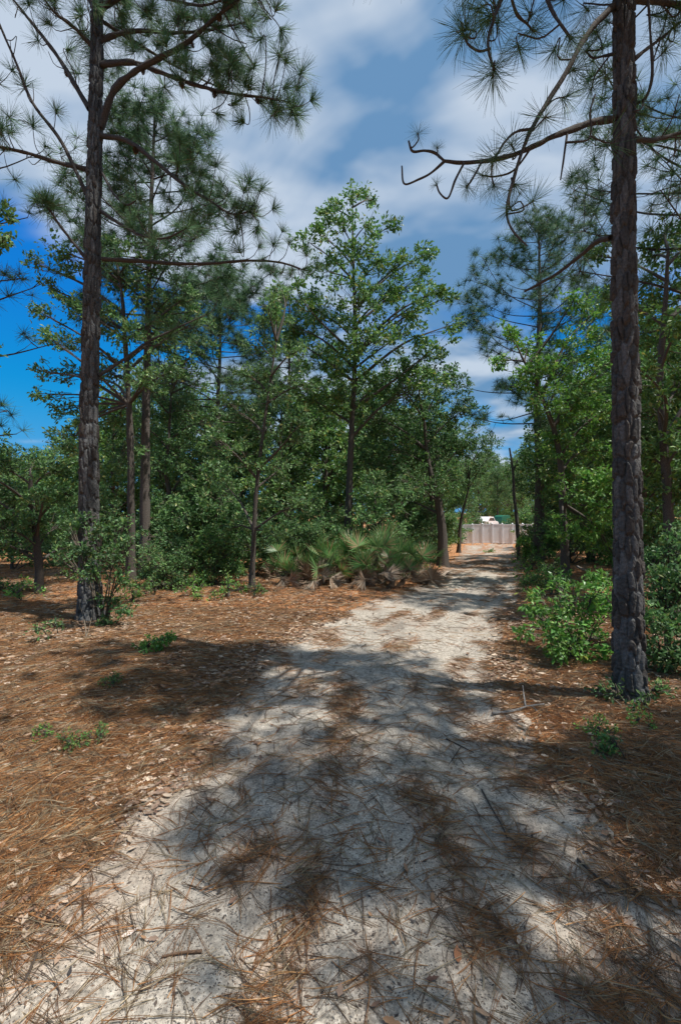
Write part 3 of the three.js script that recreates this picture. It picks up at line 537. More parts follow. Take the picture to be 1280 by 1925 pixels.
oak('oak_tree', 'tallest oak in the middle, its narrow leafy top against the clouds', 13.5, [[655, 1062], [655, 980], [657, 900], [663, 770], [668, 640], [664, 500], [662, 390]],
  [[580, 455, 24], [805, 475, 18], [838, 560, 18], [545, 610, 30], [850, 610, 20], [662, 372, 28, 0], [622, 392, 30, 0.3], [640, 425, 28], [692, 420, 30, -0.4], [735, 425, 16, 0], [700, 375, 14], [600, 440, 20], [660, 480, 48], [715, 490, 36], [762, 490, 32], [795, 520, 22], [612, 510, 40], [740, 550, 55], [790, 565, 36], [822, 545, 16], [670, 560, 60], [600, 590, 48], [560, 555, 30], [765, 625, 42], [690, 640, 70], [615, 670, 62], [555, 640, 38], [820, 650, 34], [735, 710, 62], [660, 740, 62], [580, 745, 55], [800, 720, 40]],
  { r0: 0.13, r1: 0.02, sd: 61, density: 17, leaves: 24, leaf: 0.125, spread: 0.2, pal: G1, branchFrom: 0.35 });
oak('oak_tree', 'round dark oak leaning over the left side of the track beyond the palmettos', 15, [[833, 1045], [829, 980], [818, 920], [805, 870], [797, 790]],
  [[800, 690, 45], [755, 730, 55], [845, 720, 45], [790, 780, 60], [865, 775, 42], [715, 800, 55], [745, 850, 60], [815, 850, 55], [870, 835, 40], [690, 870, 50], [770, 910, 50], [838, 900, 40], [720, 930, 45], [680, 780, 40], [800, 960, 40]],
  { r0: 0.17, r1: 0.04, sd: 62, density: 21, leaves: 30, leaf: 0.105, pal: G2, spread: 0.18 });
oak('oak_tree', 'slender young oak at the front left of the palmettos', 9.4, [[473, 1108], [476, 1040], [480, 950], [490, 850], [505, 740], [520, 640]],
  [[530, 545, 22], [505, 580, 26], [520, 600, 32], [490, 650, 38], [550, 660, 34], [460, 700, 40], [520, 730, 48], [575, 720, 30], [440, 770, 42], [500, 800, 48], [560, 800, 40], [400, 820, 34], [460, 860, 50], [530, 880, 44], [420, 910, 40], [490, 950, 46], [555, 950, 36], [440, 985, 36], [520, 1005, 30]],
  { r0: 0.06, r1: 0.015, sd: 63, density: 34, leaves: 22, leaf: 0.085, pal: G4, spread: 0.14, bark: [0.12, 0.10, 0.085] });
oak('oak_tree', 'small crooked oak between the second pine and the slender young oak', 13, [[327, 1060], [326, 1000], [322, 940], [312, 885], [318, 820], [322, 740]],
  [[330, 600, 30], [300, 640, 34], [375, 650, 34], [320, 690, 42], [370, 720, 40], [280, 730, 40], [330, 770, 50], [390, 790, 44], [270, 800, 44], [340, 850, 50], [400, 860, 40], [290, 870, 40], [230, 850, 34], [380, 930, 40], [310, 940, 34]],
  { r0: 0.1, r1: 0.025, sd: 64, density: 24, leaves: 26, leaf: 0.095, pal: G2 });
oak('oak_tree', 'low bushy oak at the left edge with a short dark trunk', 8.8, [[75, 1124], [74, 1070], [68, 1000], [60, 940], [58, 890]],
  [[10, 880, 36], [60, 872, 34], [110, 880, 30], [-30, 930, 50], [30, 935, 44], [85, 930, 40], [130, 925, 28], [0, 990, 42], [60, 985, 42], [110, 985, 34], [-40, 1010, 40], [30, 1030, 30], [125, 1030, 22], [-60, 880, 40]],
  { r0: 0.085, r1: 0.03, sd: 65, density: 42, leaves: 26, leaf: 0.085, pal: G2, spread: 0.13 });
oak('oak_tree', 'tall sparse oak behind the left pine, leafy against the blue sky', 10.5, [[246, 1040], [247, 900], [243, 760], [236, 640], [228, 540], [215, 470]],
  [[110, 470, 30], [62, 492, 20], [145, 500, 32], [90, 540, 22], [130, 570, 34], [80, 590, 20], [100, 640, 22], [150, 640, 36], [85, 700, 26], [130, 700, 34], [75, 740, 20], [120, 770, 26], [215, 460, 38], [265, 480, 38], [310, 500, 34], [230, 530, 46], [290, 560, 46], [345, 560, 34], [190, 600, 44], [250, 630, 46], [320, 630, 42], [375, 600, 26], [205, 700, 46], [270, 710, 44], [160, 790, 42], [225, 780, 46], [130, 830, 34], [240, 860, 40], [340, 690, 36]],
  { r0: 0.09, r1: 0.02, sd: 66, density: 30, leaves: 22, leaf: 0.095, pal: G4, spread: 0.15, branchFrom: 0.4 });
oak('oak_tree', 'leafy oak arching over the track from the right, in front of the far pine', 10.5, [[1062, 1088], [1060, 1010], [1056, 930], [1052, 860], [1035, 790], [1005, 720], [980, 670]],
  [[955, 630, 22], [990, 650, 30], [940, 680, 18], [1010, 690, 34], [980, 715, 26], [1050, 700, 40], [1090, 640, 42], [1120, 580, 36], [1080, 560, 26], [1030, 750, 40], [1085, 760, 48], [1130, 690, 44], [1050, 830, 40], [1110, 840, 48], [1135, 770, 40], [1085, 920, 46], [1135, 900, 40], [1060, 985, 34], [1110, 1000, 40], [1145, 970, 36], [1150, 1040, 30]],
  { r0: 0.1, r1: 0.025, sd: 67, density: 30, leaves: 26, leaf: 0.1, pal: G3, spread: 0.16 });
oak('oak_tree', 'bright green oak filling the right edge behind the large trunk', 7.2, [[1262, 1150], [1258, 1020], [1250, 880], [1240, 720], [1250, 560], [1255, 470]],
  [[1255, 430, 34], [1285, 470, 40], [1225, 480, 34], [1260, 540, 50], [1215, 580, 40], [1290, 600, 50], [1240, 650, 50], [1200, 690, 30], [1280, 720, 54], [1230, 760, 46], [1290, 820, 50], [1240, 860, 50], [1205, 850, 30], [1280, 930, 54], [1230, 960, 46], [1140, 560, 22, 0.4], [1125, 480, 18, 0.5], [1320, 540, 60], [1330, 700, 60], [1330, 880, 60]],
  { r0: 0.09, r1: 0.02, sd: 68, density: 44, leaves: 24, leaf: 0.085, pal: G1, spread: 0.13 });
oak('oak_tree', 'leafy twigs hanging in at the left edge high against the blue', 6.2, [[-170, 1190], [-160, 900], [-120, 650], [-80, 500]],
  [[0, 400, 22, 0], [-20, 440, 28, 0], [10, 445, 16, 0], [-30, 660, 26, 0], [-60, 560, 50, 0], [-110, 480, 60, 0], [-120, 640, 60, 0], [-150, 760, 50, 0]],
  { r0: 0.08, r1: 0.02, sd: 69, density: 44, leaves: 20, leaf: 0.08, pal: G4, spread: 0.11 });
oak('oak_tree', 'small oak at the left end of the fence, leaning over the far track', 24, [[862, 1030], [866, 980], [880, 920]],
  [[890, 800, 26], [912, 830, 26], [880, 850, 30], [900, 880, 20], [868, 905, 22], [850, 945, 18], [925, 852, 14]],
  { r0: 0.11, r1: 0.04, sd: 70, density: 13, leaves: 26, leaf: 0.13, pal: G2, spread: 0.24 });
// the broken, leaning snag
{
  const d = 19, base = baseAt(975, d), t = thing('dead_snag', 'bare leaning dead trunk with broken top beside the fence', 'dead tree', base); seed(5);
  const g = new GB(base), P = [[975, 1040], [972, 990], [966, 930], [963, 880], [957, 842]].map(([x, y], i) => i ? at(x, y, d) : base.clone().add(V(0, -0.05, 0)));
  tube(g, curve(P, 24), (u) => mix(0.085, 0.035, u), 10, [0.15, 0.135, 0.125], 0.4); meshOf('trunk', g.geo(), M.bark, t);
  const b = new GB(base); tube(b, curve([at(964, 885, d), at(970, 872, d - 0.1), at(972, 865, d - 0.1)], 6), [0.05, 0.025], 7, [0.15, 0.135, 0.125], 0.3); meshOf('stub', b.geo(), M.bark, t);
}
// shrubs given by where they show
function shrub(name, label, px, d, blobs, o) {
  seed(o.sd); const base = baseAt(px, d); base.y -= 0.02; const t = thing(name, label, o.cat ?? 'shrub', base, o.group), lg = new GB(base), bg = new GB(base);
  for (const [x, y, r, dd] of blobs) {
    const c = at(x, y, d + (dd ?? gauss() * 0.35)), rad = r / F * d, root = V(base.x + gauss() * 0.12, base.y, base.z + gauss() * 0.12); root.y = gh(root.x, root.z) - 0.02;
    const limb = curve([root, root.clone().lerp(c, 0.5).add(V(gauss() * 0.05, 0.12, gauss() * 0.05).multiplyScalar(Math.min(1, root.distanceTo(c)))), c], 8); tube(bg, limb, [Math.min(0.014, 0.003 + 0.014 * root.distanceTo(c)), 0.003], 5, [0.15, 0.12, 0.09]);
    const n = Math.round((o.density ?? 60) * rad * rad * 8 + 5), tint = rr(0.85, 1.15);
    for (let i = 0; i < n; i++) { const q = c.clone().addScaledVector(rdir(), rad * Math.pow(R(), 0.5)); if (q.y < gh(q.x, q.z) + 0.05) continue; sprig(lg, bg, limb[4 + Math.floor(R() * 4.99)].clone().lerp(q, 0.3), q, Math.round((o.leaves ?? 16) * rr(0.6, 1.4)), o.leaf ?? 0.08, o.pal ?? G1, o.spread ?? 0.1, tint); }
  }
  meshOf('stems', bg.geo(), M.twig, t); meshOf('foliage', lg.geo(false), M.leaf, t, 'stuff'); return t;
}
shrub('shrub', 'dark leafy bush wrapped round the foot of the left pine', 195, 6.5, [[135, 990, 18, 0.1], [185, 1005, 22, -0.25], [225, 985, 18, 0.1], [150, 1035, 22, -0.25], [210, 1045, 26, -0.3], [242, 1020, 16], [178, 1075, 20, -0.3], [225, 1090, 22, -0.2], [120, 1040, 14, 0], [236, 1145, 14, -0.2], [208, 1130, 15, -0.1], [160, 972, 12, 0.2], [200, 1165, 10, -0.2], [238, 1180, 8, -0.2]], { sd: 81, pal: G2, leaf: 0.07, density: 48, leaves: 13 });
shrub('shrub', 'low grey-green bush right of the left pine', 310, 9.3, [[280, 1045, 26], [310, 1060, 28], [345, 1050, 24], [300, 1090, 20], [335, 1085, 20], [270, 1085, 18]], { sd: 82, pal: G4, leaf: 0.06, leaves: 18 });
shrub('shrub', 'rounded leafy bush left of the slender young oak', 400, 9.8, [[390, 1020, 28], [425, 1030, 26], [370, 1050, 24], [410, 1065, 26], [440, 1070, 20], [355, 1030, 22], [385, 1085, 18]], { sd: 83, pal: G1, leaf: 0.075, leaves: 18 });
shrub('shrub', 'bright green fresh leafed shrub lit by the sun beside the right pine', 1085, 5.1, [[1040, 1150, 26], [1075, 1130, 30], [1115, 1120, 30], [1140, 1100, 24, 0.3], [1020, 1165, 20], [1060, 1180, 30, -0.2], [1100, 1170, 32, -0.1], [1135, 1150, 26], [1030, 1205, 22, -0.3], [1070, 1215, 22, -0.3], [1115, 1200, 20], [1120, 1090, 18, 0.4], [1000, 1150, 10, 0.1], [1008, 1118, 9, 0.4], [1050, 1095, 10, 0.5], [985, 1190, 7, -0.1], [1045, 1225, 9, -0.35], [1095, 1235, 9, -0.3], [1130, 1225, 10, -0.2]], { sd: 84, pal: G3, leaf: 0.075, density: 34, leaves: 13, spread: 0.085 });
shrub('shrub', 'dark bush in the shade right of the large trunk', 1255, 4.6, [[1240, 1110, 34], [1275, 1090, 40], [1230, 1170, 34], [1275, 1170, 40], [1235, 1230, 30], [1280, 1240, 34], [1225, 1050, 30, 0.5], [1270, 1020, 40, 0.5], [1300, 1130, 44]], { sd: 85, pal: G2, leaf: 0.07, density: 70, leaves: 16 });
shrub('shrub', 'small bright leafed bush alone on the straw left of the track', 280, 4.95, [[258, 1222, 14, 0], [280, 1214, 16, 0.1], [302, 1210, 12, 0], [272, 1230, 14, -0.1], [294, 1228, 12, -0.05], [315, 1200, 7, 0]], { sd: 86, pal: G3, leaf: 0.05, density: 200, leaves: 14, spread: 0.05 });
shrub('shrub', 'weedy green plants at the foot of the bush, left of the palmettos', 410, 7.9, [[375, 1122, 14], [405, 1125, 16], [440, 1130, 14], [460, 1138, 10]], { sd: 87, pal: G3, leaf: 0.06, density: 90, leaves: 10, spread: 0.06 });
shrub('shrub', 'sprawling dark bush behind the palmetto fronds', 560, 11.2, [[520, 1010, 24], [555, 1000, 26], [590, 1000, 22], [535, 1040, 26], [575, 1040, 24], [505, 1045, 20]], { sd: 88, pal: G2, leaf: 0.075, leaves: 18 });
shrub('shrub', 'knee-high weeds along the right verge below the arching oak', 1020, 9.3, [[1000, 1085, 16], [1030, 1080, 18], [985, 1095, 12], [1050, 1100, 16], [1015, 1105, 12]], { sd: 89, pal: G1, leaf: 0.06, leaves: 12, spread: 0.08 });
shrub('shrub', 'leafy bush at the foot of the far right pine', 1000, 15, [[985, 1020, 12], [1030, 1030, 14], [992, 1038, 10], [1042, 1015, 14]], { sd: 90, pal: G3, leaf: 0.09, leaves: 18 });
shrub('shrub', 'low bush in the shade at the left edge below the bushy oak', 20, 9.0, [[0, 1105, 18], [30, 1108, 16], [-30, 1100, 22], [55, 1112, 10]], { sd: 91, pal: G2, leaf: 0.06, leaves: 14 });
shrub('shrub', 'sparse seedling with thin stems in front of the left pine', 95, 5.9, [[75, 1180, 16], [105, 1175, 16], [90, 1195, 12]], { sd: 92, pal: G2, leaf: 0.05, density: 50, leaves: 6, spread: 0.06 });
shrub('shrub', 'pale spindly weed at the edge of the sand on the right', 975, 4.85, [[968, 1240, 8], [982, 1248, 9], [990, 1256, 6]], { sd: 93, pal: G4, leaf: 0.03, density: 160, leaves: 7, spread: 0.04 });
shrub('shrub', 'little weed growing on the crown of the far track', 912, 24, [[905, 1046, 7, 0], [914, 1040, 6, 0], [922, 1036, 5, 0]], { sd: 94, pal: G3, leaf: 0.08, leaves: 10 });
shrub('shrub', 'small shaded seedling on the leaf litter below the right pine', 1150, 3.0, [[1138, 1408, 14, 0], [1165, 1412, 14, 0.05], [1150, 1392, 12, 0], [1120, 1412, 8, 0]], { sd: 95, pal: G1, leaf: 0.04, density: 200, leaves: 9, spread: 0.05 });
shrub('shrub', 'ground vine leaves at the foot of the large right trunk', 1195, 3.65, [[1150, 1295, 14, 0.1], [1190, 1335, 10, -0.1], [1215, 1320, 14, 0], [1240, 1290, 22, 0.2], [1120, 1300, 14, 0.2]], { sd: 96, pal: G2, leaf: 0.05, density: 130, leaves: 7, spread: 0.06 });

// ------------------------------------------------------------------ saw palmettos
function frondGeo(k, dead) {
  seed(700 + k); const g = new GB(), n = 20, span = dead ? 2.2 : 3.3, Rl = 0.5;
  for (let i = 0; i < n; i++) {
    const a = -span / 2 + span * i / (n - 1), l = Rl * (1 - 0.25 * Math.pow(Math.abs(a) / (span / 2), 2)) * rr(0.88, 1.08), c0 = dead ? [[0.24, 0.17, 0.115], [0.19, 0.125, 0.08], [0.28, 0.225, 0.17]][Math.floor(R() * 3)] : R() < 0.12 ? [0.30, 0.23, 0.10] : [[0.10, 0.25, 0.055], [0.15, 0.30, 0.075], [0.075, 0.20, 0.05], [0.19, 0.27, 0.08]][Math.floor(R() * 4)];
    const b = rr(0.85, 1.15), c = c0.map((e) => e * b), dir = V(Math.sin(a), Math.cos(a), 0.12 * Math.cos(a * 2) + rr(-0.06, 0.06)).normalize(), sd = V(Math.cos(a), -Math.sin(a), 0), droop = (dead ? rr(0.2, 0.5) : rr(0.02, 0.14)) * l;
    let prev = null;
    for (let s = 0; s <= 3; s++) {
      const t = s / 3, w = 0.020 * (t < 0.4 ? 0.55 + 1.1 * t : 1.0 * (1 - t) / 0.6 + 0.04), p = V(dir.x * l * t, dir.y * l * t, dir.z * l * t - droop * t * t);
      const row = [g.v(p.x + sd.x * w, p.y + sd.y * w, p.z + w * 0.45, ...c), g.v(p.x, p.y, p.z, ...c), g.v(p.x - sd.x * w, p.y - sd.y * w, p.z + w * 0.45, ...c)];
      if (prev) { g.q(prev[0], prev[1], row[1], row[0]); g.q(prev[1], prev[2], row[2], row[1]); } prev = row;
    }
  }
  return g.geo(false);
}
const FROND = [0, 1, 2, 3].map((k) => frondGeo(k, false)), DEAD = [0, 1, 2].map((k) => frondGeo(20 + k, true));
const petMat = std({ color: new THREE.Color(0.10, 0.14, 0.06) }), petDead = std({ color: new THREE.Color(0.24, 0.18, 0.12) });
const petG = new GB(); tube(petG, [V(0, 0, 0), V(0, 0.5, 0.02), V(0, 1, 0)], [0.011, 0.006], 5); const petGeo = petG.geo();
function palmetto(label, px, d, n, nd, size, sd) {
  seed(sd); const base = baseAt(px, d), t = thing('saw_palmetto', label, 'palmetto', base, 'saw palmettos left of the track'); const sg = new GB();
  tube(sg, curve([V(-0.1, -0.05, 0.05), V(0, 0.06, 0), V(0.06, 0.2, -0.02)], 6), [0.07, 0.05], 8, [0.16, 0.11, 0.075], 0.4); meshOf('stem', sg.geo(), M.bark, t);
  for (let i = 0; i < n + nd; i++) {
    const dead = i >= n, az = i * 2.4 + rr(-0.4, 0.4), el = dead ? rr(-0.05, 0.45) : rr(0.35, 1.4), L = size * (dead ? rr(0.35, 0.65) : rr(0.4, 0.95));
    const dir = V(Math.cos(el) * Math.cos(az), Math.sin(el), Math.cos(el) * Math.sin(az)), f = new THREE.Group(); f.name = dead ? 'dead_frond' : 'frond'; t.add(f);
    f.position.set(0.05, 0.16, 0); f.quaternion.setFromUnitVectors(UP, dir);
    const pm = meshOf('petiole', petGeo, dead ? petDead : petMat, f); pm.scale.set(1, L, 1);
    const bl = meshOf('blade', dead ? DEAD[i % 3] : FROND[i % 4], dead ? M.deadLeaf : M.leaf, f); bl.position.y = L - 0.01; bl.scale.setScalar(size * rr(0.85, 1.15)); bl.rotation.set(dead ? rr(0.6, 1.3) : rr(-0.35, 0.5), rr(0, 6.28), 0, 'YXZ');
  }
}
[['palmetto at the right end of the row, nearest the track', 800, 10.6, 8, 6, 0.85, 1], ['palmetto second from the track, with drooping dead fronds', 755, 10.3, 10, 6, 1.0, 2], ['tall upright palmetto with the greenest fan, right of the tall oak trunk', 715, 10.9, 13, 3, 1.25, 3],
  ['front palmetto in the middle with a skirt of brown fronds', 690, 9.8, 10, 9, 1.0, 4], ['palmetto right in front of the tall oak trunk', 655, 10.3, 12, 5, 1.1, 5], ['palmetto left of the tall oak trunk, fronds yellowing', 615, 10.5, 10, 7, 1.05, 6],
  ['front palmetto low on the straw, mostly dead fronds', 600, 9.6, 5, 10, 0.85, 7], ['palmetto with pale fan at the left half of the row', 565, 9.9, 8, 8, 0.95, 8], ['leftmost palmetto, beside the slender young oak', 530, 9.8, 6, 8, 0.85, 9], ['palmetto behind the row in shade, right of the tall oak trunk', 740, 12.2, 9, 3, 1.2, 10],
  ['palmetto behind the row in shade, left of the tall oak trunk', 590, 12.0, 9, 3, 1.15, 11], ['small palmetto between the front ones, under the greenest fan', 735, 9.7, 6, 6, 0.8, 12]].forEach(([l, x, d, n, nd, sz, sd]) => palmetto(l, x, d, Math.round(n * 0.75), nd, sz * 0.82, sd));

// ------------------------------------------------------------------ the wood behind: kinds grown once, then set out one by one
function grown(name, label, cat, sd, H, r, o) {
  seed(sd); const t = thing(name, label, cat, V(0, 0, 0), o.group), P = [0, 0.35, 0.7, 1].map((u) => V(0.25 * nz.noise(u * 2, sd, 0) * u * H * 0.2, -0.1 + u * H * 0.88, 0.2 * nz.noise(u * 2, 0, sd) * u));
  const blobs = [], n = o.n;
  for (let i = 0; i < n; i++) { const f = (i + R()) / n, y = mix(o.low, 0.97, f) * H, a = i * 2.4 + R(), q = r * Math.sin(Math.PI * mix(0.3, 0.97, f)) * Math.sqrt(R()); blobs.push([V(Math.cos(a) * q, y, Math.sin(a) * q), r * rr(0.3, 0.48), 1]); }
  const keep = gh0; gh0 = 1; leafy(t, V(0, 0, 0), P, o.tr, 0.03, blobs, o); gh0 = keep; return t;
}

const WOOD = 'oaks of the wood behind';
const LBL = 'green oak among the crowded trees of the wood behind';
const proto = [
  grown('background_oak', LBL, 'oak tree', 201, 7.5, 2.2, { n: 24, low: 0.34, tr: 0.12, density: 11, leaves: 24, leaf: 0.15, spread: 0.24, pal: G2, group: WOOD }),
  grown('background_oak', LBL, 'oak tree', 202, 6.2, 2.4, { n: 22, low: 0.32, tr: 0.12, density: 11, leaves: 24, leaf: 0.15, spread: 0.24, pal: G1, group: WOOD }),
  grown('background_oak', LBL, 'oak tree', 203, 8.5, 2.0, { n: 24, low: 0.42, tr: 0.13, density: 10, leaves: 22, leaf: 0.15, spread: 0.24, pal: G4, group: WOOD }),
];
const BL = 'low leafy bush of the dense understory below the trees', BGp = 'understory bushes';
const bushes = [
  grown('background_bush', BL, 'shrub', 211, 1.7, 1.1, { n: 12, low: 0.12, tr: 0.03, density: 26, leaves: 20, leaf: 0.1, spread: 0.15, pal: G2, group: BGp, branchFrom: 0.05 }),
  grown('background_bush', BL, 'shrub', 212, 1.3, 1.0, { n: 11, low: 0.15, tr: 0.03, density: 26, leaves: 20, leaf: 0.1, spread: 0.15, pal: G1, group: BGp, branchFrom: 0.05 }),
  grown('background_bush', BL, 'shrub', 213, 2.3, 1.2, { n: 13, low: 0.1, tr: 0.04, density: 24, leaves: 20, leaf: 0.1, spread: 0.16, pal: G4, group: BGp, branchFrom: 0.05 }),
];
const first = new Set();
function place(list, k, px, d, s, turn) {
  const src = list[k], p = baseAt(px, d); p.y -= 0.03;
  if (!first.has(src)) { first.add(src); src.position.copy(p); src.rotation.y = turn; src.scale.setScalar(s); return src; }
  return copyOf(src, src.userData.label, p, turn, s);
}
const zone = (px, d) => px < 230 ? 'beyond the left foreground pine' : px < 500 ? 'behind the slender young oak' : px < 860 ? 'behind the palmettos' : px < 1000 ? 'beyond the white fence' : px < 1150 ? 'behind the arching oak right of the track' : 'behind the large right trunk';
const HOW = ['dark green', 'mid green', 'grey-green'];
const labelled = (o, what, k, px, d, gr) => { const w = `${HOW[k]} ${what} ${d > 22 ? 'deep in the wood ' : ''}${zone(px, d)}`; o.userData.label = w; o.userData.group = `${gr} ${zone(px, d)}`; };
seed(300);
const onTrack = (px, d) => { const x = (px - CX) / F * d; return inside(x, -d) > -1.0; };
// [px, depth, kind, scale]
[[-60, 21, 1, 0.8], [20, 24, 0, 0.72], [95, 20, 1, 0.72], [150, 26, 0, 0.9], [215, 19, 1, 1.05], [270, 24, 2, 1.1], [330, 20, 0, 1.0], [385, 26, 2, 1.05], [430, 19, 1, 1.0], [480, 24, 0, 1.0], [530, 20, 2, 0.9], [575, 26, 0, 1.1], [610, 19, 1, 1.1], [660, 23, 2, 1.0], [715, 20, 0, 1.0], [760, 25, 1, 1.2], [810, 22, 2, 0.9], [828, 28, 0, 1.0],
  [70, 33, 0, 0.9], [200, 34, 2, 1.0], [310, 33, 0, 1.1], [450, 34, 2, 1.15], [560, 35, 0, 1.2], [680, 33, 1, 1.2], [790, 35, 0, 1.1], [-120, 14, 0, 0.75], [-20, 15, 1, 0.62],
  [1080, 27, 1, 1.0], [1075, 20, 0, 0.95], [1110, 16, 1, 1.05], [1160, 21, 2, 1.1], [1210, 13, 0, 0.95], [1260, 18, 2, 1.1], [1320, 14, 1, 1.1], [1085, 46, 0, 1.0], [1100, 30, 2, 1.1], [1200, 28, 0, 1.2], [1290, 26, 0, 1.2], [1390, 10, 0, 0.9], [1480, 14, 1, 1.0],
  [870, 62, 0, 1.2], [900, 72, 1, 1.4], [935, 66, 0, 1.1], [962, 75, 2, 1.3], [1000, 70, 1, 1.2], [840, 70, 2, 1.3], [1030, 70, 0, 1.3], [915, 82, 2, 1.5], [880, 85, 0, 1.5], [950, 88, 1, 1.7], [800, 110, 0, 2.2], [850, 118, 1, 2.2], [895, 112, 2, 2.0], [925, 120, 0, 2.2], [955, 110, 1, 2.1], [985, 118, 2, 2.2], [1030, 112, 0, 2.2], [760, 60, 1, 1.3], [980, 84, 0, 1.6],
].forEach(([px, d, k, s]) => labelled(place(proto, k, px, d, s, rr(0, 6.28)), 'background oak', [0, 1, 2][k], px, d, 'oaks'));
[[-7.5, 3.5, 0, 1.0], [-6, 9, 1, 1.1], [-2.5, 13, 2, 1.1], [3, 12, 0, 1.1], [6.5, 8, 1, 1.0], [9, 4, 2, 1.0], [9.5, 0.5, 0, 1.0], [9.5, -3, 1, 1.1], [-9.5, -1, 2, 1.0], [-10.5, 6, 0, 1.1], [11, 9, 0, 1.2]].forEach(([x, z, k, s], i) => { const o = copyOf(proto[k], `${HOW[k]} oak added out of view around the camera to block sky light`, onGround(x, z, -0.03), i * 1.9, s, 'added oaks blocking sky light'); });  // unseen oaks added around the camera to cut sky light and deepen shade
[[884, 42, 1, 1.3], [897, 50, 0, 1.3], [985, 44, 0, 1.5], [962, 70, 1, 1.8], [1000, 52, 2, 1.6], [870, 58, 1, 1.8], [928, 72, 0, 1.7], [905, 76, 2, 2.0], [948, 78, 1, 2.0], [960, 100, 0, 3.2], [930, 104, 1, 3.2], [900, 100, 2, 3.0], [975, 92, 2, 2.6], [870, 96, 0, 3.0], [990, 102, 1, 3.0], [1020, 96, 0, 3.0]].forEach(([px, d, k, s], i) => labelled(place(bushes, k, px, d, s, i), 'understory bush', k, px, d, 'bushes'));
for (let i = 0; i < 165; i++) {
  const px = rr(-60, 1340), d = 11.5 + 30 * Math.pow(R(), 1.3); if (onTrack(px, d) || (px > 980 && px < 1038 && d < 17)) continue;
  if (px < 300 && d < 14 && R() < 0.6) continue;
  labelled(place(bushes, i % 3, px, d, rr(0.8, 1.2) * (1 + Math.max(0, d - 15) * 0.035), rr(0, 6.28)), 'understory bush', i % 3, px, d, 'bushes');
}

const weeds = [0, 1].map((k) => grown('verge_weed', 'w', 'weed', 221 + k, 0.4, 0.28, { n: 6, low: 0.3, tr: 0.008, density: 120, leaves: 6, leaf: 0.06, spread: 0.06, pal: k ? G1 : G3, group: 'weeds', branchFrom: 0.05 }));
[[985, 1062, 0, 1.3], [1000, 1072, 1, 1.2], [1022, 1068, 0, 1.4], [990, 1090, 0, 1.0], [1040, 1088, 1, 1.2], [1010, 1100, 0, 1.0], [1060, 1112, 0, 1.2], [985, 1050, 1, 1.3], [1035, 1120, 1, 0.9]].forEach(([x, y, k, s], i) => { const p = groundAt(x, y), o = place(weeds, k, x, -p.z, s, i * 2.1); o.userData.label = 'leafy green weed on the right verge between track and arching oak'; o.userData.group = 'weeds on the right verge'; });
[[365, 1118, 0, 0.9], [330, 1108, 1, 1.1], [430, 1122, 0, 0.9], [290, 1120, 1, 0.9], [250, 1130, 0, 0.8], [480, 1122, 1, 0.7], [140, 1095, 1, 1.1], [40, 1130, 0, 1.0]].forEach(([x, y, k, s], i) => { const p = groundAt(x, y), o = place(weeds, k, x, -p.z, s, i * 1.7); o.userData.label = 'leafy green weed on the straw left of the palmettos'; o.userData.group = 'weeds left of the palmettos'; });
[[190, 1390, 1, 0.32], [85, 1385, 0, 0.28], [130, 1410, 1, 0.35], [1200, 1365, 0, 0.35], [1125, 1385, 0, 0.4], [215, 1290, 1, 0.35]].forEach(([x, y, k, s], i) => { const p = groundAt(x, y), o = place(weeds, k, x, -p.z, s, i * 1.3); o.userData.label = x < 640 ? 'tiny seedling on the straw left of the track' : 'tiny seedling on the litter below the right pine'; o.userData.group = x < 640 ? 'seedlings left' : 'seedlings right'; });

// ------------------------------------------------------------------ litter: fallen needles, leaves, bits, twigs
const m4 = new THREE.Matrix4(), sc3 = V(1, 1, 1), col = new THREE.Color();
function scatter(name, label, cat, geos, mat, spots, colors) {
  geos.forEach((geo, v) => {
    const mine = spots.filter((_, i) => i % geos.length === v), im = new THREE.InstancedMesh(geo, mat, mine.length); im.name = numbered(name); im.castShadow = im.receiveShadow = true;
    im.userData = { label, category: cat, kind: 'stuff' };
    mine.forEach(([x, y, z, yaw, tilt, s], i) => {
      qq.setFromAxisAngle(UP, yaw).multiply(q2.setFromAxisAngle(tmpA.set(1, 0, 0), tilt)); m4.compose(tmpB.set(x, y, z), qq, sc3.setScalar(s)); im.setMatrixAt(i, m4);
      const c = colors[Math.floor(R() * colors.length)], b = rr(0.7, 1.2); im.setColorAt(i, col.setRGB(c[0] * b, c[1] * b, c[2] * b));
    });
    scene.add(im);
  });
}
function fascicle(k, segs, rad) { // three curved needles joined at a sheath, lying along x
  seed(800 + k); const g = new GB(), bend = rr(-0.9, 0.9);
  for (let n = 0; n < 3; n++) {
    const a0 = rr(-0.1, 0.1), L = rr(0.17, 0.24), b = bend + rr(-0.25, 0.25), pts = []; let x = -0.1, z = 0, a = a0;
    for (let s = 0; s <= segs; s++) { pts.push(V(x, 0.002 + 0.006 * Math.sin(s / segs * 3.1) * (n + 0.4) * 0.6, z)); x += Math.cos(a) * L / segs; z += Math.sin(a) * L / segs; a += b / segs; }
    tube(g, pts, [rad, rad * 0.7], 3);
  }
  tube(g, [V(-0.115, 0.003, -0.001), V(-0.09, 0.003, 0)], [rad * 1.5, rad * 1.5], 4);
  return g.geo();
}
const FAS = [0, 1, 2, 3, 4, 5].map((k) => fascicle(k, 5, 0.00115)), FASF = [0, 1, 2].map((k) => fascicle(k + 10, 3, 0.0018));
seed(901);
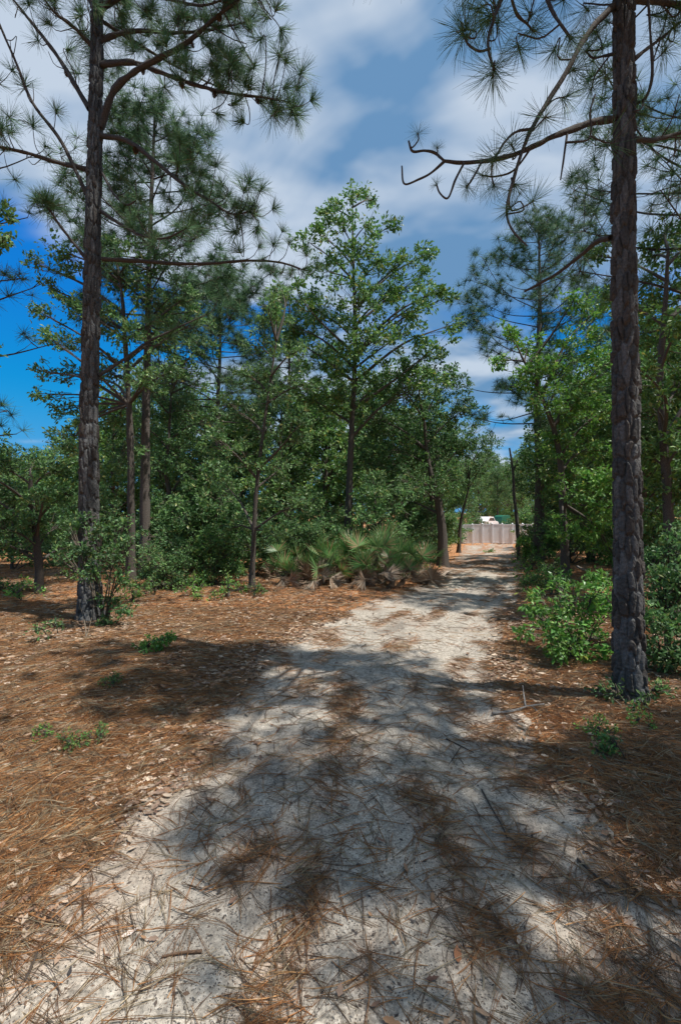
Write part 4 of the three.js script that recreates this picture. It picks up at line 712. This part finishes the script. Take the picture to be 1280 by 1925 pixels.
{
  const near = [], far = [];
  for (let i = 0; i < 330000 && near.length < 70000; i++) {
    const d = 0.9 + 6.6 * Math.pow(R(), 0.9), x = rr(-0.95, 0.95) * (d + 0.5), z = -d, s = straw(x, z), ins = inside(x, z);
    const p = Math.max(Math.pow(s, 1.5), ins > 0 ? 0.05 - 0.025 * ss(3, 5, d) : 0.2); if (R() > p) continue;
    near.push([x, gh(x, z) + 0.007 + R() * 0.012 * s, z, R() * 6.28, rr(-0.12, 0.12), rr(0.7, 1.15)]);
  }
  for (let i = 0; i < 200000 && far.length < 26000; i++) {
    const d = 7.5 + 10 * R(), x = rr(-0.9, 0.9) * d, z = -d, s = straw(x, z); if (R() > s * 0.8) continue;
    far.push([x, gh(x, z) + 0.008 + R() * 0.015, z, R() * 6.28, rr(-0.12, 0.12), rr(0.9, 1.3)]);
  }
  const C = [[0.47, 0.22, 0.085], [0.39, 0.175, 0.068], [0.53, 0.29, 0.125], [0.22, 0.13, 0.07], [0.50, 0.40, 0.26], [0.45, 0.215, 0.085], [0.18, 0.115, 0.075], [0.42, 0.32, 0.20]];
  scatter('pine_straw', 'fallen brown pine needles strewn over the track and its verges', 'pine straw', FAS, M.litter, near, C);
  scatter('pine_straw', 'matted pine needles farther off under the trees', 'pine straw', FASF, M.litter, far, C);
}
function curled(k) { // a dry, curled, lobed oak leaf
  seed(850 + k); const g = new GB(), n = 6, w0 = rr(0.3, 0.42), cu = rr(0.1, 0.5), tw = rr(-0.4, 0.4); let prev = null;
  for (let i = 0; i <= n; i++) { const t = i / n, w = w0 * Math.sin(Math.PI * Math.pow(t, 0.8)) * (1 + 0.35 * Math.sin(t * 17 + k)) * 0.5 + 0.015, y = 0.06 + cu * 0.35 * Math.pow(t - 0.5, 2) * 2, a = tw * (t - 0.5);
    const row = [g.v(t - 0.5, y + cu * w * 0.9 + a * w, -w), g.v(t - 0.5, y, 0), g.v(t - 0.5, y + cu * w * 0.9 - a * w, w)]; if (prev) { g.q(prev[0], prev[1], row[1], row[0]); g.q(prev[1], prev[2], row[2], row[1]); } prev = row; }
  return g.geo();
}
const CURL = [0, 1, 2, 3, 4].map(curled);
seed(902);
{
  const a = [];
  for (let i = 0; i < 320000 && a.length < 30000; i++) {
    const d = 1.2 + 11 * Math.pow(R(), 0.8), x = rr(-0.9, 0.9) * (d + 0.3), z = -d, ins = inside(x, z), n = ss(-0.05, 0.3, fbm(x * 0.7 + 9, 2, z * 0.7, 3));
    const p = ins > 0.15 ? 0.012 : 0.16 + 0.8 * n; if (R() > p) continue;
    a.push([x, gh(x, z) + 0.014, z, R() * 6.28, rr(-0.5, 0.5), rr(0.025, 0.06) + 0.035 * R() * ss(2.5, 5, d)]);
  }
  scatter('leaf_litter', 'dry fallen oak leaves on the woodland floor', 'leaf litter', CURL, M.litter, a, [[0.34, 0.22, 0.14], [0.24, 0.14, 0.085], [0.40, 0.31, 0.23], [0.17, 0.10, 0.068], [0.46, 0.36, 0.27], [0.30, 0.17, 0.09], [0.22, 0.15, 0.11], [0.28, 0.19, 0.13]]);
  const b = [];
  for (let i = 0; i < 120000 && b.length < 42000; i++) { const d = 0.9 + 4.6 * Math.pow(R(), 1.2), x = rr(-0.95, 0.95) * (d + 0.4), z = -d; if (inside(x, z) < -0.1) continue; const s = rr(0.0018, 0.0055) * (R() < 0.04 ? 2.6 : 1); b.push([x, gh(x, z) + 0.006 + s * 0.12, z, R() * 6.28, rr(-0.3, 0.3), s]); }
  const ch = [0, 1, 2].map((k) => { const g = new THREE.OctahedronGeometry(1, 0); g.scale(1.0, 0.22, 0.32 + 0.12 * k); return g; });
  scatter('bark_crumbs', 'dark crumbs of bark and seed scales on the sand', 'debris', ch, M.litter, b, [[0.06, 0.05, 0.045], [0.10, 0.075, 0.06], [0.16, 0.10, 0.065], [0.09, 0.085, 0.08]]);
}
// fallen sticks, each its own
function stick(label, pts, r, colr, side) {
  const P = pts.map(([x, y, up = 0]) => { const p = groundAt(x, y); p.y = gh(p.x, p.z) + r + 0.007 + up; return p; }), base = P[0].clone(), g = new GB(base), t = thing('fallen_stick', label, 'stick', base);
  tube(g, curve(P, 14), [r, r * 0.55], 7, colr, 0.35); meshOf('stem', g.geo(), M.twig, t);
  for (const s of side ?? []) { const S = s.map(([x, y, up = 0]) => { const p = groundAt(x, y); p.y = gh(p.x, p.z) + r * 0.8 + 0.007 + up; return p; }), b = new GB(base); tube(b, curve(S, 8), [r * 0.6, r * 0.3], 5, colr, 0.3); meshOf('twig', b.geo(), M.twig, t); }
}
const GREY = [0.26, 0.25, 0.245], DK = [0.11, 0.085, 0.07];
stick('forked grey stick lying on the straw left of the right pine', [[925, 1346], [960, 1342], [995, 1332], [1022, 1328]], 0.013, GREY, [[[988, 1334], [985, 1322, 0.03], [982, 1308, 0.07]], [[1000, 1332], [1010, 1342], [1016, 1350]]]);
stick('thin dark twig pointing down the middle of the shaded track', [[905, 1488], [925, 1525], [945, 1560], [952, 1578]], 0.005, DK);
stick('thin forked twig in the shade right of the middle of the track', [[838, 1392], [865, 1405], [890, 1418]], 0.005, DK, [[[866, 1406], [850, 1430], [842, 1442]]]);
stick('pale fallen limb in the weeds between arching oak and right pine', [[1085, 1072, 0.05], [1105, 1082, 0.06], [1122, 1088, 0.05]], 0.035, [0.36, 0.31, 0.27]);
stick('short upright forked twig in front of the left pine', [[163, 1200], [160, 1188, 0.1], [152, 1172, 0.22]], 0.007, [0.28, 0.22, 0.16], [[[163, 1200], [172, 1184, 0.12], [178, 1165, 0.28]]]);
stick('long pale dry stalk on the straw left of the small bush', [[70, 1248], [110, 1228], [150, 1205], [170, 1200]], 0.006, [0.36, 0.29, 0.20]);
stick('curved brown twig lying across the lower middle of the sand', [[380, 1795], [340, 1798], [305, 1805]], 0.006, [0.22, 0.13, 0.08]);
stick('dark bent twig near the bottom edge right of the needle heap', [[1085, 1620], [1130, 1660], [1180, 1690]], 0.006, DK);
stick('short dark stick at the bottom left of the sand', [[70, 1800], [60, 1825], [48, 1850]], 0.006, DK);
// fallen leaves big enough to see singly
function fallenLeaf(label, px, py, len, c, yaw, k) {
  const p = groundAt(px, py), g = CURL[k % 5].clone(); g.scale(len, len, len);
  const m = meshOf('fallen_leaf', g, std({ color: new THREE.Color(...c), roughness: 0.8 }), scene); m.position.set(p.x, gh(p.x, p.z) + 0.008, p.z); m.rotation.y = yaw; m.userData.label = label; m.userData.category = 'leaf';
}
fallenLeaf('pale cream dry leaf on the sand at the lower left', 245, 1760, 0.06, [0.55, 0.47, 0.42], 0.7, 0);
fallenLeaf('black curled leaf on the sand at the far lower left', 132, 1832, 0.04, [0.035, 0.03, 0.03], 1.9, 1);
fallenLeaf('red-brown curled leaf near the bottom right of the track', 1053, 1878, 0.06, [0.16, 0.06, 0.035], 2.2, 2);
fallenLeaf('dark brown curled leaf beside the needle heap at the bottom', 813, 1846, 0.05, [0.10, 0.05, 0.035], 0.2, 3);
fallenLeaf('brown leaf standing in the needle heap, bottom middle', 860, 1800, 0.07, [0.28, 0.12, 0.055], 1.4, 4);
fallenLeaf('buff dry leaf on the shaded sand right of the dark twig', 982, 1552, 0.06, [0.42, 0.32, 0.23], -0.5, 0);
fallenLeaf('tan oak leaf on the litter at the right edge', 1160, 1512, 0.07, [0.50, 0.38, 0.28], -0.3, 1);
fallenLeaf('dark leaf lying alone on the sand right of the left straw mat', 412, 1680, 0.035, [0.06, 0.05, 0.045], 1.6, 2);

renderer.render(scene, camera);
